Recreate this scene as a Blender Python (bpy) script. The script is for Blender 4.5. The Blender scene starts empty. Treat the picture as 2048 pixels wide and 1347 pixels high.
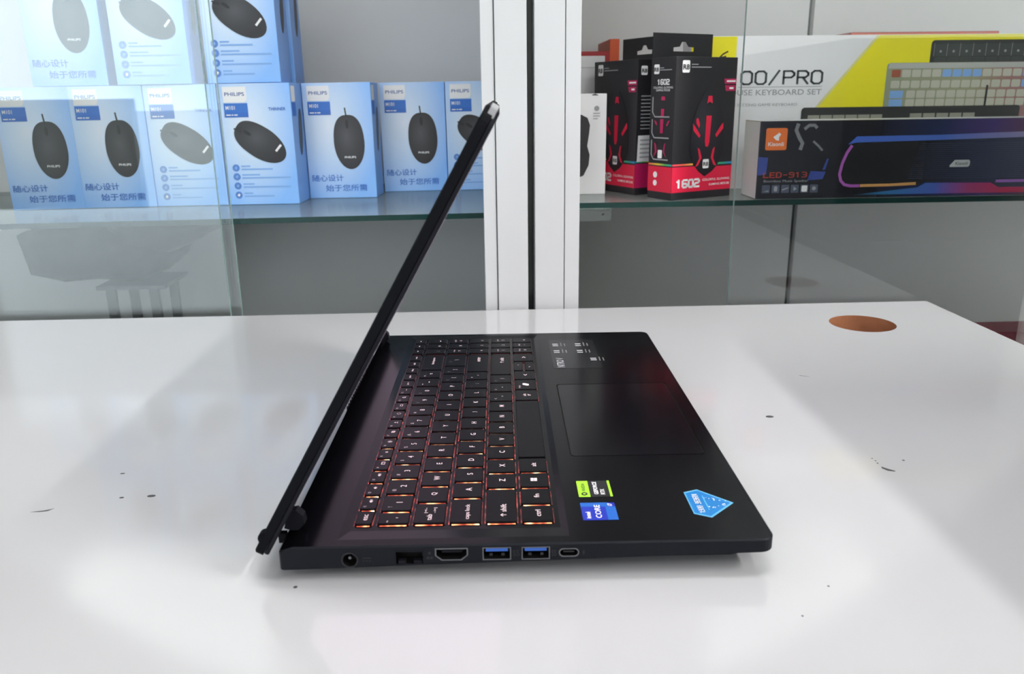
import bpy, bmesh, math, random
from mathutils import Vector, Matrix
random.seed(7)
SC = bpy.context.scene
COL = SC.collection
R = math.radians

# ------------------------------------------------------------------ camera
def camera():
    yaw, pitch, roll = R(2.098), R(16.423), R(-0.714)
    f = Vector((math.sin(yaw)*math.cos(pitch), math.cos(yaw)*math.cos(pitch), -math.sin(pitch)))
    r = Vector((math.cos(yaw), -math.sin(yaw), 0)); u = r.cross(f)
    r2 = r*math.cos(roll) + u*math.sin(roll); u2 = -r*math.sin(roll) + u*math.cos(roll)
    cd = bpy.data.cameras.new('camera'); co = bpy.data.objects.new('camera', cd); COL.objects.link(co)
    m = Matrix.Identity(4)
    for i in range(3):
        m[i][0], m[i][1], m[i][2] = r2[i], u2[i], -f[i]
    m[0][3], m[1][3], m[2][3] = 0.100944, -0.349807, 0.224667
    co.matrix_world = m
    cd.sensor_fit = 'HORIZONTAL'; cd.sensor_width = 36.0
    cd.lens = 1630.82/2048*36.0
    cd.clip_start = 0.01
    cd.dof.use_dof = True; cd.dof.focus_distance = 0.58; cd.dof.aperture_fstop = 15.0
    SC.camera = co
camera()

# ------------------------------------------------------------------ world, exposure
w = bpy.data.worlds.new('world'); SC.world = w; w.use_nodes = True
bgn = w.node_tree.nodes['Background']
bgn.inputs[0].default_value = (0.80, 0.90, 1.0, 1); bgn.inputs[1].default_value = 3.1
SC.view_settings.view_transform = 'Standard'; SC.view_settings.look = 'None'
SC.view_settings.gamma = 1.0; SC.view_settings.use_curve_mapping = False
SC.view_settings.exposure = 0.28
KEY_TUBE = 245.0      # radiance of the slim ceiling batten to the right
FILL_PANELS = 3.7          # base radiance of the added ceiling fill panels

# ------------------------------------------------------------------ materials
MATS = {}
def nt(m): return m.node_tree.nodes, m.node_tree.links
def mat(name, col, rough=0.5, spec=0.5, metal=0.0, noise=0.0, nscale=40.0, bump=0.0, bscale=300.0, emit=None, estr=0.0, coat=0.0):
    if name in MATS: return MATS[name]
    m = bpy.data.materials.new(name); m.use_nodes = True; MATS[name] = m
    n, l = nt(m); b = n['Principled BSDF']
    c4 = (col[0], col[1], col[2], 1)
    b.inputs['Base Color'].default_value = c4
    b.inputs['Roughness'].default_value = rough
    b.inputs['Specular IOR Level'].default_value = spec
    b.inputs['Metallic'].default_value = metal
    b.inputs['Coat Weight'].default_value = coat
    b.inputs['Coat Roughness'].default_value = 0.05
    tc = n.new('ShaderNodeTexCoord')
    if noise > 0:
        t = n.new('ShaderNodeTexNoise'); t.inputs['Scale'].default_value = nscale; t.inputs['Detail'].default_value = 4
        l.new(tc.outputs['Object'], t.inputs['Vector'])
        mx = n.new('ShaderNodeMix'); mx.data_type = 'RGBA'
        mx.inputs[6].default_value = tuple(c*(1-noise) for c in col)+(1,)
        mx.inputs[7].default_value = tuple(min(1, c*(1+noise)) for c in col)+(1,)
        l.new(t.outputs['Fac'], mx.inputs[0]); l.new(mx.outputs[2], b.inputs['Base Color'])
    if bump > 0:
        t2 = n.new('ShaderNodeTexNoise'); t2.inputs['Scale'].default_value = bscale; t2.inputs['Detail'].default_value = 3
        l.new(tc.outputs['Object'], t2.inputs['Vector'])
        bp = n.new('ShaderNodeBump'); bp.inputs['Strength'].default_value = bump; bp.inputs['Distance'].default_value = 0.0004
        l.new(t2.outputs['Fac'], bp.inputs['Height']); l.new(bp.outputs[0], b.inputs['Normal'])
    if emit:
        b.inputs['Emission Color'].default_value = (*emit, 1); b.inputs['Emission Strength'].default_value = estr
    return m

def ramp_mat(name, stops, axis='X', rough=0.35, coord='Generated', radial=None, spec=0.5):
    """colour ramp along one generated axis, or radially round a point"""
    if name in MATS: return MATS[name]
    m = bpy.data.materials.new(name); m.use_nodes = True; MATS[name] = m
    n, l = nt(m); b = n['Principled BSDF']; b.inputs['Roughness'].default_value = rough
    b.inputs['Specular IOR Level'].default_value = spec
    tc = n.new('ShaderNodeTexCoord'); rp = n.new('ShaderNodeValToRGB')
    e = rp.color_ramp.elements
    while len(e) < len(stops): e.new(0.5)
    for i, (p, c) in enumerate(stops):
        e[i].position = p; e[i].color = (*c, 1)
    if radial:
        cx, cz, sx, sz = radial
        mp = n.new('ShaderNodeMapping'); mp.inputs['Location'].default_value = (-cx/sx, 0, -cz/sz)
        mp.inputs['Scale'].default_value = (1/sx, 0, 1/sz)
        l.new(tc.outputs[coord], mp.inputs[0])
        vl = n.new('ShaderNodeVectorMath'); vl.operation = 'LENGTH'; l.new(mp.outputs[0], vl.inputs[0])
        l.new(vl.outputs['Value'], rp.inputs[0])
    else:
        sp = n.new('ShaderNodeSeparateXYZ'); l.new(tc.outputs[coord], sp.inputs[0]); l.new(sp.outputs[axis], rp.inputs[0])
    l.new(rp.outputs[0], b.inputs['Base Color'])
    return m

def emission_mat(name, col, strength):
    if name in MATS: return MATS[name]
    m = bpy.data.materials.new(name); m.use_nodes = True; MATS[name] = m
    n, l = nt(m); b = n['Principled BSDF']
    b.inputs['Base Color'].default_value = (0.8, 0.8, 0.8, 1)
    b.inputs['Emission Color'].default_value = (*col, 1); b.inputs['Emission Strength'].default_value = strength
    return m

def glass_mat(name, tint, ior=1.5, rough=0.0, gain=1.0, dust=0.0):
    """thin sheet glass: clear transmission plus Fresnel mirror reflection"""
    if name in MATS: return MATS[name]
    m = bpy.data.materials.new(name); m.use_nodes = True; MATS[name] = m
    n, l = nt(m); n.remove(n['Principled BSDF']); out = n['Material Output']
    tr = n.new('ShaderNodeBsdfTransparent'); tr.inputs[0].default_value = (*tint, 1)
    gl = n.new('ShaderNodeBsdfGlossy'); gl.inputs['Roughness'].default_value = rough; gl.inputs['Color'].default_value = (0.95, 1, 0.98, 1)
    fr = n.new('ShaderNodeFresnel'); fr.inputs[0].default_value = ior
    mu = n.new('ShaderNodeMath'); mu.operation = 'MULTIPLY'; mu.inputs[1].default_value = gain; mu.use_clamp = True
    l.new(fr.outputs[0], mu.inputs[0])
    mx = n.new('ShaderNodeMixShader'); l.new(mu.outputs[0], mx.inputs[0]); l.new(tr.outputs[0], mx.inputs[1]); l.new(gl.outputs[0], mx.inputs[2])
    if dust > 0:
        df = n.new('ShaderNodeBsdfDiffuse'); df.inputs[0].default_value = (0.55, 0.58, 0.58, 1)
        m3 = n.new('ShaderNodeMixShader'); m3.inputs[0].default_value = dust
        l.new(mx.outputs[0], m3.inputs[1]); l.new(df.outputs[0], m3.inputs[2]); l.new(m3.outputs[0], out.inputs[0])
    else:
        l.new(mx.outputs[0], out.inputs[0])
    return m

M = dict(
    table=mat('white_laminate', (0.405, 0.405, 0.415), 0.09, 0.5, noise=0.012, nscale=3, bump=0.02, bscale=14),
    mdf=mat('raw_board_brown', (0.31, 0.125, 0.06), 0.75, 0.2, noise=0.25, nscale=60, bump=0.3, bscale=300),
    scuff=mat('dark_scuff', (0.05, 0.05, 0.055), 0.6),
    alu=mat('white_powder_coat', (0.56, 0.575, 0.585), 0.38, 0.4, noise=0.02, nscale=9),
    alu_dark=mat('profile_groove_grey', (0.16, 0.18, 0.18), 0.5),
    gap=mat('gap_dark_green_grey', (0.05, 0.065, 0.06), 0.3),
    back=mat('grey_back_panel', (0.66, 0.665, 0.66), 0.75, 0.1, noise=0.05, nscale=2.5),
    carcass=mat('grey_cabinet_board', (0.42, 0.43, 0.43), 0.5, noise=0.03, nscale=5),
    pane=glass_mat('door_glass', (0.990, 0.996, 0.994), 1.52, 0.0, 1.0),
    shelf=glass_mat('shelf_glass', (0.95, 0.98, 0.972), 1.52, 0.16, 0.8, 0.10),
    gedge=mat('green_glass_edge', (0.003, 0.030, 0.026), 0.15, 0.3),
    pedge=mat('pale_green_pane_edge', (0.25, 0.37, 0.345), 0.15, 0.6),
    clear=glass_mat('clear_plastic', (0.8, 0.84, 0.83), 1.5, 0.15, 1.5),
    deck=mat('black_deck_plastic', (0.0022, 0.0022, 0.0031), 0.19, 0.09, noise=0.05, nscale=900),
    shell=mat('black_side_plastic', (0.0065, 0.0075, 0.0105), 0.45, 0.12, noise=0.05, nscale=700),
    lid=mat('black_lid_plastic', (0.004, 0.0043, 0.006), 0.55, 0.06, noise=0.08, nscale=500),
    bezel=mat('black_bezel', (0.0075, 0.0078, 0.011), 0.5, 0.1),
    cover=mat('black_bottom_cover', (0.014, 0.0145, 0.016), 0.6, 0.2),
    rubber=mat('black_rubber', (0.01, 0.01, 0.01), 0.8, 0.2),
    pad=mat('black_touchpad', (0.0022, 0.0022, 0.0034), 0.18, 0.15),
    key=mat('black_key_cap', (0.0026, 0.0026, 0.0035), 0.38, 0.09),
    cav=mat('black_cavity', (0.003, 0.003, 0.003), 0.6, 0.2),
    steel=mat('port_steel', (0.17, 0.175, 0.185), 0.3, 0.5, metal=1.0),
    darksteel=mat('dark_port_steel', (0.05, 0.05, 0.055), 0.3, 0.5, metal=1.0),
    usbblue=mat('usb_blue_plastic', (0.02, 0.10, 0.42), 0.35),
    mark=mat('dark_grey_port_mark', (0.004, 0.004, 0.006), 0.5),
    white=mat('white_print', (0.86, 0.86, 0.86), 0.4),
    black=mat('black_print', (0.012, 0.012, 0.013), 0.4),
    greyprint=mat('grey_print', (0.33, 0.34, 0.35), 0.45),
    green=mat('sticker_green', (0.30, 0.62, 0.02), 0.3),
    stblack=mat('sticker_black', (0.008, 0.008, 0.010), 0.3),
    stblue=mat('sticker_deep_blue', (0.006, 0.022, 0.33), 0.25),
    stblue2=mat('sticker_mid_blue', (0.010, 0.10, 0.42), 0.25),
    kite=mat('sticker_sky_blue', (0.002, 0.15, 0.42), 0.3),
    kitel=mat('sticker_pale_blue', (0.10, 0.36, 0.58), 0.3),
    boxside=mat('carton_blue_side', (0.17, 0.36, 0.78), 0.35, noise=0.04, nscale=20),
    navy=mat('print_navy', (0.025, 0.10, 0.33), 0.4),
    blueprint=mat('print_blue', (0.035, 0.17, 0.58), 0.4),
    blueprint2=mat('print_royal', (0.03, 0.15, 0.55), 0.4),
    icon=mat('print_icon_blue', (0.10, 0.24, 0.62), 0.4),
    iconline=mat('print_line_blue', (0.22, 0.42, 0.80), 0.4),
    mouse=ramp_mat('printed_mouse_grey', [(0.0, (0.075, 0.075, 0.08)), (0.55, (0.035, 0.034, 0.037)), (1.0, (0.016, 0.014, 0.016))], radial=(0.42, 0.6, 0.6, 0.6), rough=0.4),
    bbox=mat('carton_black', (0.016, 0.016, 0.019), 0.38, noise=0.1, nscale=30),
    red=mat('print_red', (0.72, 0.012, 0.055), 0.4),
    crim=mat('print_crimson', (0.45, 0.010, 0.09), 0.4),
    gmouse=ramp_mat('printed_mouse_black', [(0.0, (0.035, 0.036, 0.045)), (1.0, (0.010, 0.010, 0.012))], radial=(0.35, 0.6, 0.6, 0.6)),
    wcarton=mat('carton_white', (0.85, 0.85, 0.86), 0.5, noise=0.02, nscale=20),
    gcarton=mat('carton_grey_white', (0.66, 0.66, 0.67), 0.5, noise=0.03, nscale=20),
    orange=mat('carton_orange', (0.62, 0.085, 0.015), 0.45),
    dred=mat('carton_dark_red', (0.34, 0.012, 0.018), 0.45),
    yellow=mat('print_yellow', (0.88, 0.80, 0.003), 0.4),
    paleyellow=mat('print_pale_yellow', (0.75, 0.72, 0.30), 0.4),
    floor=mat('grey_floor_tile', (0.26, 0.26, 0.255), 0.25, noise=0.05, nscale=3),
    wallw=mat('white_wall_paint', (0.78, 0.78, 0.77), 0.7, noise=0.02, nscale=4),
    ceil=mat('white_ceiling_paint', (0.82, 0.82, 0.82), 0.8, noise=0.01, nscale=4),
    street=mat('street_concrete', (0.48, 0.48, 0.46), 0.8, noise=0.15, nscale=2),
    darkwood=mat('dark_table_top', (0.03, 0.028, 0.027), 0.35, noise=0.2, nscale=20),
)

# ------------------------------------------------------------------ mesh helpers
def mesh(name, verts, faces, mats, parent=None, idx=None, smooth=False, bevel=0.0):
    me = bpy.data.meshes.new(name); me.from_pydata([tuple(v) for v in verts], [], faces)
    if not isinstance(mats, (list, tuple)): mats = [mats]
    for m in mats: me.materials.append(m)
    if idx: me.polygons.foreach_set('material_index', idx)
    me.validate(); me.update()
    if bevel > 0:
        bm = bmesh.new(); bm.from_mesh(me)
        bmesh.ops.remove_doubles(bm, verts=bm.verts, dist=1e-7)
        es = [e for e in bm.edges if len(e.link_faces) == 2 and e.calc_face_angle(0) > 0.6]
        bmesh.ops.bevel(bm, geom=es, offset=bevel, segments=2, profile=0.6, affect='EDGES')
        bm.to_mesh(me); bm.free()
    if smooth:
        me.polygons.foreach_set('use_smooth', [True]*len(me.polygons))
    o = bpy.data.objects.new(name, me); COL.objects.link(o)
    if parent: o.parent = parent
    return o
BF = [(0, 3, 2, 1), (4, 5, 6, 7), (0, 1, 5, 4), (1, 2, 6, 5), (2, 3, 7, 6), (3, 0, 4, 7)]   # bottom top front right back left
def bv(x0, x1, y0, y1, z0, z1):
    return [(x0, y0, z0), (x1, y0, z0), (x1, y1, z0), (x0, y1, z0), (x0, y0, z1), (x1, y0, z1), (x1, y1, z1), (x0, y1, z1)]
def box(name, x0, x1, y0, y1, z0, z1, mats, parent=None, idx=None, bevel=0.0):
    return mesh(name, bv(x0, x1, y0, y1, z0, z1), BF, mats, parent, idx, bevel=bevel)
def boxes(name, lst, mats, parent=None, bevel=0.0):
    v, f = [], []
    for b in lst:
        k = len(v); v += bv(*b); f += [tuple(i+k for i in q) for q in BF]
    return mesh(name, v, f, mats, parent, bevel=bevel)
def rr(u0, v0, u1, v1, r, n=5):
    """rounded rectangle, counter-clockwise; r is a number or 4 radii (bl, br, tr, tl)"""
    rs = r if isinstance(r, (list, tuple)) else (r,)*4
    out = []
    for (cx, cy, a0, q) in ((u0+rs[0], v0+rs[0], 180, rs[0]), (u1-rs[1], v0+rs[1], 270, rs[1]), (u1-rs[2], v1-rs[2], 0, rs[2]), (u0+rs[3], v1-rs[3], 90, rs[3])):
        if q <= 0: out.append((cx, cy)); continue
        for i in range(n+1):
            a = R(a0+90*i/n); out.append((cx+q*math.cos(a), cy+q*math.sin(a)))
    return out
def circ(cx, cy, r, n=24, ry=None):
    return [(cx+r*math.cos(2*math.pi*i/n), cy+(ry or r)*math.sin(2*math.pi*i/n)) for i in range(n)]
FRONT = ((1, 0, 0), (0, 0, 1))
def lift(O, RU, pts, off):
    O = Vector(O); r = Vector(RU[0]).normalized(); u = Vector(RU[1]).normalized(); nn = r.cross(u)
    return [O + r*p[0] + u*p[1] + nn*off for p in pts]
def fill(outer, holes):
    """triangulate a polygon with holes"""
    bm = bmesh.new(); loops = [outer]+list(holes); allv = []
    for lp in loops:
        vs = [bm.verts.new((p[0], p[1], 0)) for p in lp]
        for i in range(len(vs)): bm.edges.new((vs[i], vs[(i+1) % len(vs)]))
        allv += vs
    bm.verts.index_update()
    bmesh.ops.triangle_fill(bm, use_beauty=True, use_dissolve=False, edges=bm.edges[:], normal=(0, 0, 1))
    tris = []
    for f in bm.faces:
        t = [v.index for v in f.verts]
        a, b, c = [allv[i].co for i in t]
        if (b-a).cross(c-a).z < 0: t.reverse()
        tris.append(tuple(t))
    bm.free()
    return tris
def ccw(p):
    a = sum(p[i][0]*p[(i+1) % len(p)][1]-p[(i+1) % len(p)][0]*p[i][1] for i in range(len(p)))
    return list(p) if a > 0 else list(reversed(p))
def plate(name, parent, pts, m, O, RU=FRONT, off=0.0, th=0.0003, holes=(), hole_mat=None):
    """flat piece of an outline, given thickness th along the outward normal"""
    pts = ccw(pts); holes = [ccw(h) for h in holes]; n = len(pts)
    if not holes:
        v = lift(O, RU, pts, off) + lift(O, RU, pts, off+th)
        f = [tuple(range(n, 2*n)), tuple(reversed(range(n)))] + [(i, (i+1) % n, n+(i+1) % n, n+i) for i in range(n)]
        return mesh(name, v, f, m, parent)
    tr = fill(pts, holes); flat = list(pts)
    for h in holes: flat += h
    N = len(flat); v = lift(O, RU, flat, off)+lift(O, RU, flat, off+th)
    f = [tuple(i+N for i in t) for t in tr]+[tuple(reversed(t)) for t in tr]
    idx = [0]*len(f)
    for i in range(n): f.append((i, (i+1) % n, N+(i+1) % n, N+i)); idx.append(0)
    k = n
    for h in holes:
        for i in range(len(h)):
            a, b = k+i, k+(i+1) % len(h); f.append((b, a, N+a, N+b)); idx.append(1 if hole_mat else 0)
        k += len(h)
    return mesh(name, v, f, [m, hole_mat] if hole_mat else m, parent, idx)
def rects(name, parent, lst, m, O, RU=FRONT, off=0.0, th=0.0003):
    """several printed bars of one kind in one piece"""
    v, f = [], []
    for (a, b, c, d) in lst:
        p = [(a, b), (c, b), (c, d), (a, d)]; k = len(v)
        v += lift(O, RU, p, off)+lift(O, RU, p, off+th)
        f += [tuple(i+k for i in q) for q in BF]
    return mesh(name, v, f, m, parent)
def polys(name, parent, lst, m, O, RU=FRONT, off=0.0, th=0.0003):
    v, f = [], []
    for p in lst:
        p = ccw(p); n = len(p); k = len(v)
        v += lift(O, RU, p, off)+lift(O, RU, p, off+th)
        f += [tuple(range(k+n, k+2*n)), tuple(reversed(range(k, k+n)))]+[(k+i, k+(i+1) % n, k+n+(i+1) % n, k+n+i) for i in range(n)]
    return mesh(name, v, f, m, parent)
def stroke(pts, wd, closed=False):
    """outline of a thick polyline"""
    n = len(pts); L, Rr = [], []
    for i in range(n):
        a = Vector(pts[max(i-1, 0)]); b = Vector(pts[min(i+1, n-1)]); d = (b-a).normalized(); q = Vector((-d.y, d.x))*wd/2
        p = Vector(pts[i]); L.append(tuple(p+q)); Rr.append(tuple(p-q))
    return L+Rr[::-1]
TX = {}
GL = {'0': [[(0, 1), (0, 5), (1, 6), (3, 6), (4, 5), (4, 1), (3, 0), (1, 0), (0, 1)]], '1': [[(0.6, 4.8), (2, 6), (2, 0)]],
      '2': [[(0, 6), (3, 6), (4, 5), (4, 4), (3, 3), (1, 3), (0, 2), (0, 0), (4, 0)]], '3': [[(0, 6), (3, 6), (4, 5), (4, 4), (3, 3), (1, 3)], [(3, 3), (4, 2), (4, 1), (3, 0), (0, 0)]],
      '6': [[(4, 6), (1, 6), (0, 5), (0, 1), (1, 0), (3, 0), (4, 1), (4, 2), (3, 3), (0, 3)]], '9': [[(0, 0), (3, 0), (4, 1), (4, 5), (3, 6), (1, 6), (0, 5), (0, 4), (1, 3), (4, 3)]],
      'P': [[(0, 0), (0, 6), (3, 6), (4, 5), (4, 4), (3, 3), (0, 3)]], 'R': [[(0, 0), (0, 6), (3, 6), (4, 5), (4, 4), (3, 3), (0, 3)], [(2, 3), (4, 0)]],
      'L': [[(0, 6), (0, 0), (4, 0)]], 'E': [[(4, 6), (0, 6), (0, 0), (4, 0)], [(0, 3), (3.4, 3)]], 'D': [[(0, 0), (0, 6), (3, 6), (4, 5), (4, 1), (3, 0), (0, 0)]],
      '-': [[(0.6, 3), (3.4, 3)]], '/': [[(0, -0.3), (3.6, 6.3)]], ' ': []}
GL['O'] = GL['0']; GL['8'] = [GL['0'][0], [(0, 3), (4, 3)]]
def boxy(name, parent, s, c, m, O, RU=FRONT, w=0.01, h=0.005, weight=1.0, adv=5.6, off=0.0005):
    """squared technical lettering built from strokes; weight is the stroke width in sixths of the height"""
    lst = []; tot = adv*(len(s)-1)+4; sx, sy = w/tot, h/6
    for i, ch in enumerate(s):
        for st_ in GL[ch]:
            closed = st_[0] == st_[-1]; pts = [(p[0]+adv*i, p[1]) for p in st_]
            for a_, b_ in zip(pts[:-1], pts[1:]):
                d = Vector((b_[0]-a_[0], b_[1]-a_[1])); e = d.normalized()*weight*0.35; q = Vector((-d.y, d.x)).normalized()*weight/2
                A, B = Vector(a_)-e, Vector(b_)+e
                lst.append([((p.x-tot/2)*sx+c[0], (p.y-3)*sy+c[1]) for p in (A-q, B-q, B+q, A+q)])
    return polys(name, parent, lst, m, O, RU, off, 0.00004)
def text_data(s, bold=0.0):
    k = (s, bold)
    if k in TX: return TX[k]
    cu = bpy.data.curves.new('t', 'FONT'); cu.body = s; cu.offset = bold; cu.resolution_u = 3; cu.align_x = 'CENTER'
    ob = bpy.data.objects.new('t', cu); COL.objects.link(ob)
    bpy.context.view_layer.update()
    me = ob.evaluated_get(bpy.context.evaluated_depsgraph_get()).to_mesh()
    v = [tuple(q.co) for q in me.vertices]; f = [tuple(p.vertices) for p in me.polygons]
    bpy.data.objects.remove(ob); bpy.data.curves.remove(cu)
    if not v: v = [(0, 0, 0), (1, 0, 0), (1, 1, 0)]; f = [(0, 1, 2)]
    x0 = min(q[0] for q in v); x1 = max(q[0] for q in v); y0 = min(q[1] for q in v); y1 = max(q[1] for q in v)
    TX[k] = (v, f, x0, x1, y0, y1); return TX[k]
def text(name, parent, s, c, m, O, RU=FRONT, w=None, h=None, off=0.0005, bold=0.0, slant=0.0):
    """lettering fitted to a width and / or a height about centre c"""
    v, f, x0, x1, y0, y1 = text_data(s, bold)
    sx = sy = None
    if w: sx = w/(x1-x0)
    if h: sy = h/(y1-y0)
    sx = sx or sy; sy = sy or sx
    pts = [((q[0]-(x0+x1)/2)*sx+c[0]+slant*(q[1]-(y0+y1)/2)*sy, (q[1]-(y0+y1)/2)*sy+c[1]) for q in v]
    return mesh(name, lift(O, RU, pts, off), f, m, parent)
def empty(name, loc=(0, 0, 0), rz=0.0, ry=0.0):
    o = bpy.data.objects.new(name, None); COL.objects.link(o); o.location = loc; o.rotation_euler = (0, ry, rz)
    o.empty_display_size = 0.05
    return o
def tag(o, label, cat, group=None):
    o['label'] = label; o['category'] = cat
    if group: o['group'] = group
    return o
def struct(o, label=None):
    o['kind'] = 'structure'
    if label: o['label'] = label
    return o

# ------------------------------------------------------------------ room shell (behind and around the camera)
FZ, CZ = -0.76, 2.62
XL, XR, YF, YB = -3.4, 4.2, -3.9, 1.35
struct(box('floor', XL, XR, YF, YB, FZ-0.04, FZ, M['floor']), 'grey tiled shop floor')
struct(box('ceiling', XL, XR, YF, YB, CZ, CZ+0.05, M['ceil']), 'white shop ceiling')
struct(box('wall_back', XL, XR, YB, YB+0.05, FZ, CZ, M['wallw']), 'white wall behind the cabinets')
struct(box('wall_left', XL-0.05, XL, YF, YB, FZ, CZ, M['wallw']), 'white left wall of the shop')
struct(box('wall_right', XR, XR+0.05, YF, YB, FZ, CZ, M['wallw']), 'white right wall of the shop')
OX0, OX1, OZ = -3.1, -0.8, 1.9
struct(boxes('wall_front', [(XL, OX0, YF-0.1, YF, FZ, CZ), (OX1, XR, YF-0.1, YF, FZ, CZ), (OX0, OX1, YF-0.1, YF, OZ, CZ)], M['wallw']), 'white front wall with the open shop entrance')
struct(box('trim_2', OX0, -2.05, YF-0.1, YF-0.02, FZ, 0.24, mat('glare_board_grey', (0.16, 0.165, 0.165), 0.6, noise=0.2, nscale=6)), 'added grey board limiting the street glare in the left doors')  # added unseen board, darkens part of the street mirrored in the doors
struct(box('ground', -60, 40, -90, YF-0.1, FZ-0.06, FZ-0.02, M['street']), 'concrete street outside the entrance')

def ceiling_light(x, y, sx, sy, strength, label, drop=0.03):
    o = empty('ceiling_light', (x, y, CZ))
    tag(o, label, 'ceiling light', 'ceiling lights')
    f = 0.012
    boxes('housing', [(-sx/2-f, sx/2+f, -sy/2-f, -sy/2, -drop, 0), (-sx/2-f, sx/2+f, sy/2, sy/2+f, -drop, 0),
                      (-sx/2-f, -sx/2, -sy/2, sy/2, -drop, 0), (sx/2, sx/2+f, -sy/2, sy/2, -drop, 0)], M['alu'], o)
    box('diffuser', -sx/2, sx/2, -sy/2, sy/2, -drop-0.02, -0.006, emission_mat('lamp_glow_%d' % round(strength*10), (1.0, 0.985, 0.97), strength), o)
ceiling_light(2.98, -1.14, 0.10, 1.45, KEY_TUBE, 'slim ceiling batten above the right side of the shop')
ceiling_light(-1.35, -2.75, 2.2, 1.4, FILL_PANELS, 'added broad fill panel behind the camera to the left')  # added fill, lights the cabinet fronts from behind the camera
ceiling_light(1.35, -2.75, 2.2, 1.4, FILL_PANELS, 'added broad fill panel behind the camera to the right')  # second added frontal fill, on the right
ceiling_light(0.25, 0.30, 1.2, 0.4, FILL_PANELS*5.5, 'added narrow fill panel above the laptop and cabinet front')  # added overhead lamp, brightens the far side of the counter

# ------------------------------------------------------------------ counter
TBX0, TBX1, TBY0, TBY1, TT = -1.25, 0.597, -0.42, 0.517, 0.032
ct = empty('shop_counter', ((TBX0+TBX1)/2, (TBY0+TBY1)/2, FZ))
tag(ct, 'glossy white counter table with a round brown-edged cable hole', 'table')
cm = ct.matrix_basis.inverted() if False else None
def rel(o, *objs):
    """re-express children built in world coordinates under an empty"""
    for c in objs:
        off = Vector(o.location)
        for vv in c.data.vertices: vv.co -= off
tp = plate('tabletop', ct, rr(TBX0, TBY0, TBX1, TBY1, 0.0015, 2), M['table'], (0, 0, -TT), ((1, 0, 0), (0, 1, 0)), 0, TT, [circ(0.485, 0.432, 0.0318, 48)], M['mdf'])
parts = [tp]
for x in (TBX0+0.04, TBX1-0.06):
    parts.append(box('side_panel', x, x+0.025, TBY0+0.03, TBY1-0.02, FZ, -TT, M['table'], ct))
parts.append(box('front_panel', TBX0+0.065, TBX1-0.06, TBY0+0.10, TBY0+0.118, FZ+0.1, -TT, M['table'], ct))
UP = ((1, 0, 0), (0, 1, 0))
for pts in ([(-0.160, 0.0803), (-0.154, 0.0815), (-0.1485, 0.0838), (-0.151, 0.0808), (-0.155, 0.0800)],
            circ(-0.098, 0.096, 0.0026, 8, 0.0016), circ(-0.115, 0.095, 0.0014, 8, 0.001), circ(-0.128, 0.128, 0.0016, 8, 0.0008),
            circ(0.307, 0.193, 0.003, 8, 0.0022), [(0.3470, 0.1045), (0.3490, 0.1010), (0.3530, 0.0995), (0.3535, 0.1005), (0.3505, 0.1035), (0.3478, 0.1070)],
            circ(0.3478, 0.112, 0.0007, 6), circ(0.3482, 0.1155, 0.0006, 6), circ(0.3476, 0.119, 0.0006, 6),
            [(0.362, 0.2805), (0.366, 0.2785), (0.369, 0.2765), (0.3665, 0.2775), (0.3625, 0.2795)], circ(0.008, -0.004, 0.0011, 6),
            circ(0.262, -0.018, 0.0006, 6), circ(0.241, -0.04, 0.0006, 6), circ(0.366, 0.115, 0.0009, 6)):
    parts.append(plate('scuff_mark', ct, pts, M['scuff'], (0, 0, 0), UP, 0.00002, 0.00006))
rel(ct, *parts)

# unseen carton on a pedestal, added to cast the shadow across the table's right
nc = empty('added_pedestal', (0.80, -0.085, FZ)); tag(nc, 'added dark steel pedestal under the unseen carton right of the counter', 'cabinet')
dgrey = mat('pedestal_dark_grey', (0.05, 0.052, 0.055), 0.5, noise=0.05, nscale=20)
box('pedestal_body', -0.165, 0.165, -0.26, 0.26, 0, -FZ, dgrey, nc, bevel=0.002)
for k in range(3):
    d = box('drawer', -0.15, 0.15, -0.272, -0.2605, 0.03+0.24*k, 0.25+0.24*k, dgrey, nc, bevel=0.002)
    box('handle', -0.05, 0.05, -0.285, -0.273, 0.20+0.24*k, 0.21+0.24*k, M['darksteel'], d)
cb = empty('shadow_carton', (0.80, -0.085, 0)); tag(cb, 'added unseen grey carton casting the shadow on the table', 'carton')
kraft = mat('grey_board', (0.10, 0.10, 0.105), 0.8, noise=0.06, nscale=30)
box('carton_body', -0.155, 0.155, -0.25, 0.25, 0, 0.300, kraft, cb, bevel=0.003)
box('tape_strip', -0.025, 0.025, -0.251, 0.251, 0.2, 0.3006, mat('packing_tape', (0.2, 0.2, 0.2), 0.25), cb)

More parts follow.
